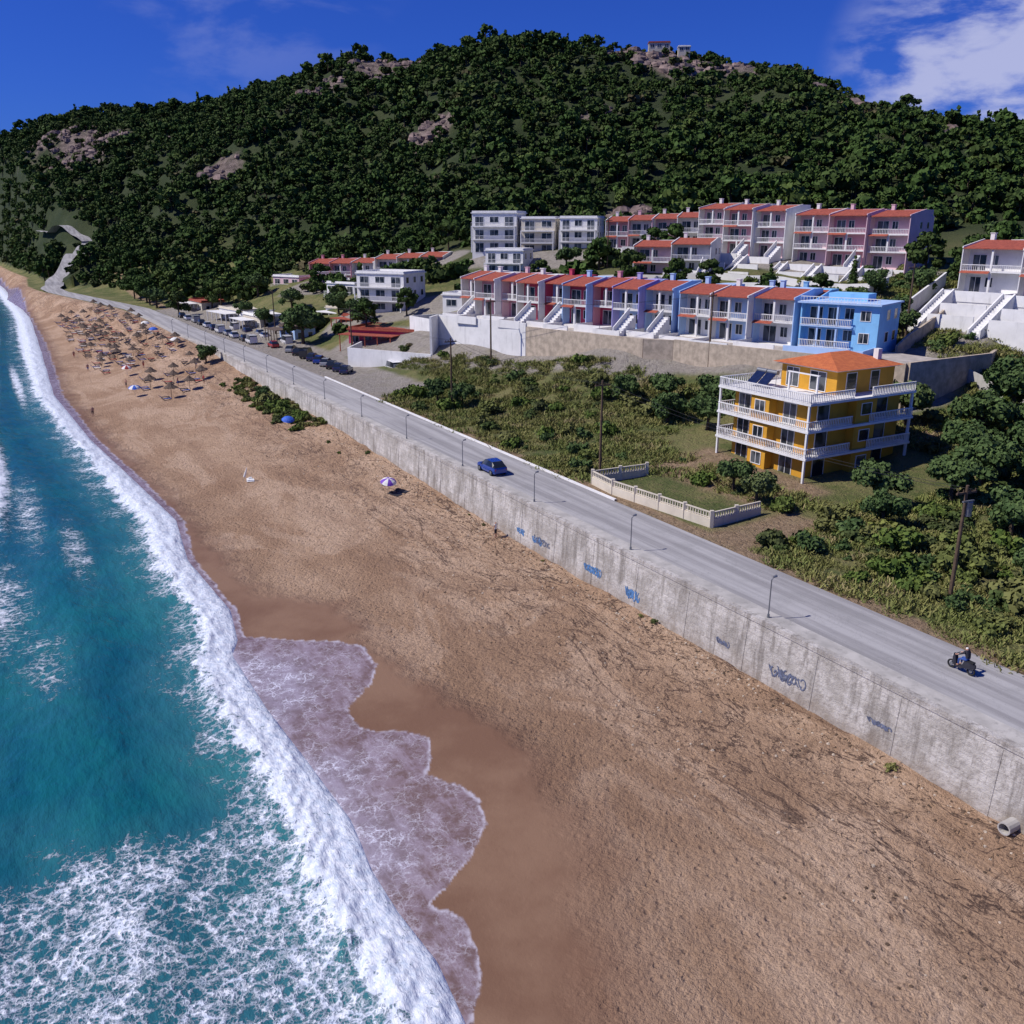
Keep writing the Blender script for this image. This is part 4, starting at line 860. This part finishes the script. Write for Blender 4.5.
# ------------------------------------------------ beach furniture
def cone(mb,z0,z1,r,n,m,wav=.0):
    vs=[(0,0,z1)]+[(r*math.cos(2*math.pi*k/n),r*math.sin(2*math.pi*k/n),z0-(wav if k%2 else 0)) for k in range(n)]
    mb.add(vs,[(0,k+1,(k+1)%n+1) for k in range(n)],m)
    mb.add([(p[0]*.97,p[1]*.97,p[2]-.06) for p in vs],[(0,(k+1)%n+1,k+1) for k in range(n)],m)
mb=MB(); mb.beam((0,0,-.4),(0,0,2.3),.05,.04,6,0); pole_me=mb.mesh('pole',[M['wood']])
mb=MB(); cone(mb,1.95,2.75,1.25,18,0,.12); cone(mb,2.5,2.9,.5,12,0,.06); th_me=mb.mesh('thatch_cone',[M['thatch']])
def sunbed(mat):
    mb=MB(); mb.box(-.32,.32,-.95,.35,.28,.34,0); mb.add([(-.32,.35,.28),(.32,.35,.28),(.32,.9,.68),(-.32,.9,.68),(-.32,.35,.34),(.32,.35,.34),(.32,.88,.74),(-.32,.88,.74)],[(0,3,2,1),(4,5,6,7),(0,1,5,4),(1,2,6,5),(2,3,7,6),(3,0,4,7)],0)
    for x in(-.28,.22):
        for y in(-.9,.3): mb.box(x,x+.06,y,y+.06,-.1,.28,1)
    return mb.mesh('sun_lounger',[M[mat],M['wood']])
sbs=[sunbed('cloth_d'),sunbed('cloth_d'),sunbed('cloth_d'),sunbed('cloth_b'),sunbed('cloth_r'),sunbed('fabricw')]
def thatch_umb(a,b):
    x,y=AB(a,b); group('straw_beach_umbrella',(x,y,hz(x,y)),random.random(),[('pole',pole_me),('thatched_canopy',th_me)],random.uniform(.75,1.0))
def lounger(a,b,r=0):
    x,y=AB(a,b); ob('sun_lounger',random.choice(sbs),(x,y,hz(x,y)),R60+math.pi+r+random.uniform(-.1,.1))
for q,bb in[(172,31),(178,34.5),(182,30),(186,35),(190,31.5),(181,25.5),(189,27),(196,36),(168,27)]:
    thatch_umb(q,bb); lounger(q-1,bb-1.2); lounger(q+1,bb-1.2)
for i in range(19):
    for j in range(6):
        q=210+i*6.4+random.uniform(-2.2,2.2); bb=22.0+j*3.1+random.uniform(-1.3,1.3)
        if bb>float(bwall(q))-1.5: continue
        if random.random()<.45: thatch_umb(q,bb)
        lounger(q-1.1,bb-1.3); lounger(q+1.1,bb-1.3)
        if random.random()<.6: lounger(q+2.6,bb-1.0)
def parasol(name,x,y,mats,tilt,s=1):
    mb=MB(); mb.beam((0,0,-.3),(0,0,2.1),.025,.02,6,0); cn=MB(); n=16
    rings=[(0,2.15),(.45,2.06),(.85,1.85),(1.1,1.6)]; vs=[(0,0,2.15)]
    for r_,z_ in rings[1:]:
        for k in range(n): vs.append((r_*math.cos(2*math.pi*k/n),r_*math.sin(2*math.pi*k/n),z_-(0.05 if k%2 and r_>1 else 0)))
    fs=[(0,k+1,(k+1)%n+1) for k in range(n)]; ms=[(k//2)%2 for k in range(n)]
    for i in range(2):
        for k in range(n): fs.append((1+i*n+k,1+(i+1)*n+k,1+(i+1)*n+(k+1)%n,1+i*n+(k+1)%n)); ms.append((k//2)%2)
    cn.v=vs;cn.f=fs;cn.m=ms
    z=hz(x,y); e=ob(name,None,(x,y,z),(tilt,tilt*.5,0),scale=s)
    ob('pole',mb.mesh('pole',[M['metal']]),parent=e); ob('canopy',cn.mesh('canopy',mats),parent=e)
parasol('beach_parasol',-14.2,98.8,[M['fabricp'],M['fabricw']],.25,.85)
parasol('beach_parasol',-33.1,130.5,[M['fabricb'],M['fabricb']],.3,.85)
for q,bb,m1,m2 in[(176,22,'fabricb','fabricw'),(200,24,'cloth_r','fabricw'),(214,36.5,'fabricw','fabricw'),(236,35.5,'fabricb','fabricb'),(250,35.8,'fabricw','fabricw')]: parasol('beach_parasol',*AB(q,bb),[M[m1],M[m2]],.08,1.0)
def towel(x,y,r,mat):
    mb=MB(); mb.box(-.45,.45,-.9,.9,.03,.06,0); mb.box(-.2,.2,.5,.8,.06,.2,0); ob('beach_towel',mb.mesh('beach_towel',[M[mat]]),(x,y,hz(x,y)),r)
towel(-13.3,98,.8,'cloth_d'); towel(-12.6,98.8,.9,'cloth_d'); towel(-31.8,130,.4,'cloth_b'); towel(-32.4,107.4,.3,'fabricw')
mb=MB(); mb.beam((0,0,-.2),(0,0,2.0),.02,.02,6,0); c=MB(); c.beam((0,0,.7),(0,0,1.2),.16,.13,8,0); c.beam((0,0,1.2),(0,0,2.0),.13,.03,8,0)
e=ob('folded_parasol',None,(-33.2,107,hz(-33.2,107)),(.1,.35,0)); ob('pole',mb.mesh('pole',[M['metal']]),parent=e); ob('folded_canopy',c.mesh('folded_canopy',[M['fabricw']]),parent=e)
x,y=AB(20.6,40.2); mb=MB(); n=14
vs=[]
for r_,yy in((.34,0),(.34,1.6),(.27,0),(.27,1.6)):
    for k in range(n): vs.append((r_*math.cos(2*math.pi*k/n),yy,r_*math.sin(2*math.pi*k/n)))
fs=[]
for k in range(n):
    j=(k+1)%n; fs+=[(k,j,n+j,n+k),(2*n+j,2*n+k,3*n+k,3*n+j),(k,2*n+k,2*n+j,j)]
mb.add(vs,fs,0); mb.add([(.27*math.cos(2*math.pi*k/n),.9,.27*math.sin(2*math.pi*k/n)) for k in range(n)],[tuple(range(n))],1)
ob('drain_pipe',mb.mesh('drain_pipe',[M['conc'],M['dark']]),(x,y,-3.7),R60)
mb=MB(); r=random.Random(5)
for k in range(2200):
    q=r.uniform(15,125); bb=float(bwall(q))-.7-abs(r.gauss(0,1.4)) if r.random()<.6 else float(bwall(q))-r.uniform(1,13); x,y=AB(q,bb); z=hz(x,y); s=r.uniform(.03,.13)
    if r.random()<.2:
        t=r.uniform(0,3.1); L=r.uniform(.12,.5); mb.beam((x,y,z+.03),(x+L*math.cos(t),y+L*math.sin(t),z+.05),.018,.01,4,1)
    else:
        vs=[(x+s*math.cos(t)*r.uniform(.7,1.2)*(1 if h==0 else .6),y+s*math.sin(t)*r.uniform(.7,1.2)*(1 if h==0 else .6),z-.02+h*s*.6) for h in(0,1) for t in[i*1.0472 for i in range(6)]]
        mb.add(vs,[(i,(i+1)%6,6+(i+1)%6,6+i) for i in range(6)]+[(6,7,8,9,10,11)],r.choice([0,1,1]))
ob('beach_debris',mb.mesh('beach_debris',[M['beige'],M['wood']]))
def rock_me(seed):
    r=random.Random(seed); mb=MB(); k=9; vs=[]
    for i in range(6):
        ph=math.pi*i/5
        for j in range(k):
            th=2*math.pi*j/k; q=r.uniform(.7,1.15); vs.append((q*1.6*math.sin(ph)*math.cos(th),q*1.1*math.sin(ph)*math.sin(th),q*.9*math.cos(ph)))
    mb.add(vs,[(i*k+j,i*k+(j+1)%k,(i+1)*k+(j+1)%k,(i+1)*k+j) for i in range(5) for j in range(k)],0); return mb.mesh('rock',[M['rock']])
xs=[];ys=[]
for rx,ry,rr in ROCKS:
    n=int(rr*rr*.16); t=rng.uniform(0,6.28,n); q=rr*np.sqrt(rng.random(n)); xs.append(rx+q*np.cos(t)); ys.append(ry+q*np.sin(t))
x=np.concatenate(xs); y=np.concatenate(ys)
scatter('hill_rocks',np.stack([x,y,H(x,y)],1),.8+2.0*rng.random(len(x))**2,[rock_me(k) for k in range(4)])
block('white_house',(58,424,hz(60,424)+2.6),math.radians(-5),9,5,1,2.8,'cream',3,'tile',False); block('white_house',(70,420,hz(72,420)+2.0),math.radians(-5),5,4,1,2.4,'cream',2,'white',False)
# ------------------------------------------------ world and light
w=bpy.data.worlds.new('World'); SC.world=w; w.use_nodes=True; nt=NT(w.node_tree); nt.n.clear()
SUNAZ=math.radians(-98); EL=math.radians(49)
sky=nt('ShaderNodeTexSky',sky_type='NISHITA'); sky.sun_disc=False; sky.sun_elevation=EL; sky.sun_rotation=SUNAZ; sky.altitude=50; sky.dust_density=.2; sky.ozone_density=5
tc=nt('ShaderNodeTexCoord').outputs['Generated']
mul=nt.mix(1.0,sky.outputs[0],(.10,.215,.70),'MULTIPLY')
vm=nt('ShaderNodeMapping',{'Scale':(1,1,2.8)}); nt.l.new(tc,vm.inputs[0])
cn=nt.noise(vm.outputs[0],7.5,8,.58,.2)
def lobe(dx,dy,dz,c0,c1):
    v=Vector((dx,dy,dz)).normalized(); d=nt('ShaderNodeVectorMath',operation='DOT_PRODUCT'); nt.l.new(tc,d.inputs[0]); d.inputs[1].default_value=v; return nt.ramp(d.outputs['Value'],c0,c1)
l1=lobe(.56,1.1,.15,.984,.9975)
l2=lobe(-.30,1.12,.30,.985,.998)
cl=nt.math('ADD',nt.math('MULTIPLY',nt.ramp(cn,.40,.58),l1),nt.math('MULTIPLY',nt.math('MULTIPLY',nt.ramp(cn,.45,.65),l2),.18),True)
skc=nt.mix(nt.math('MULTIPLY',cl,.8),mul,(4.0,4.2,6.0))
bg=nt('ShaderNodeBackground',{'Strength':.13}); nt.l.new(skc,bg.inputs[0]); wo=nt('ShaderNodeOutputWorld'); nt.l.new(bg.outputs[0],wo.inputs[0])
sl=bpy.data.lights.new('sun','SUN'); sl.energy=4.5; sl.angle=math.radians(.5); sl.color=(1,.945,.88); so=bpy.data.objects.new('sun',sl); COL.objects.link(so)
sd=Vector((math.sin(SUNAZ)*math.cos(EL),math.cos(SUNAZ)*math.cos(EL),math.sin(EL))); so.rotation_euler=sd.to_track_quat('Z','Y').to_euler()
SC.view_settings.view_transform='Standard'; SC.view_settings.look='None'; SC.view_settings.exposure=0
cam=bpy.data.cameras.new('camera'); cam.sensor_width=36; cam.lens=36*900/1024; cam.clip_end=12000; cam.clip_start=.5
co_=bpy.data.objects.new('camera',cam); COL.objects.link(co_); co_.location=(0,0,25); co_.rotation_euler=(math.radians(90-17.7),0,0); SC.camera=co_
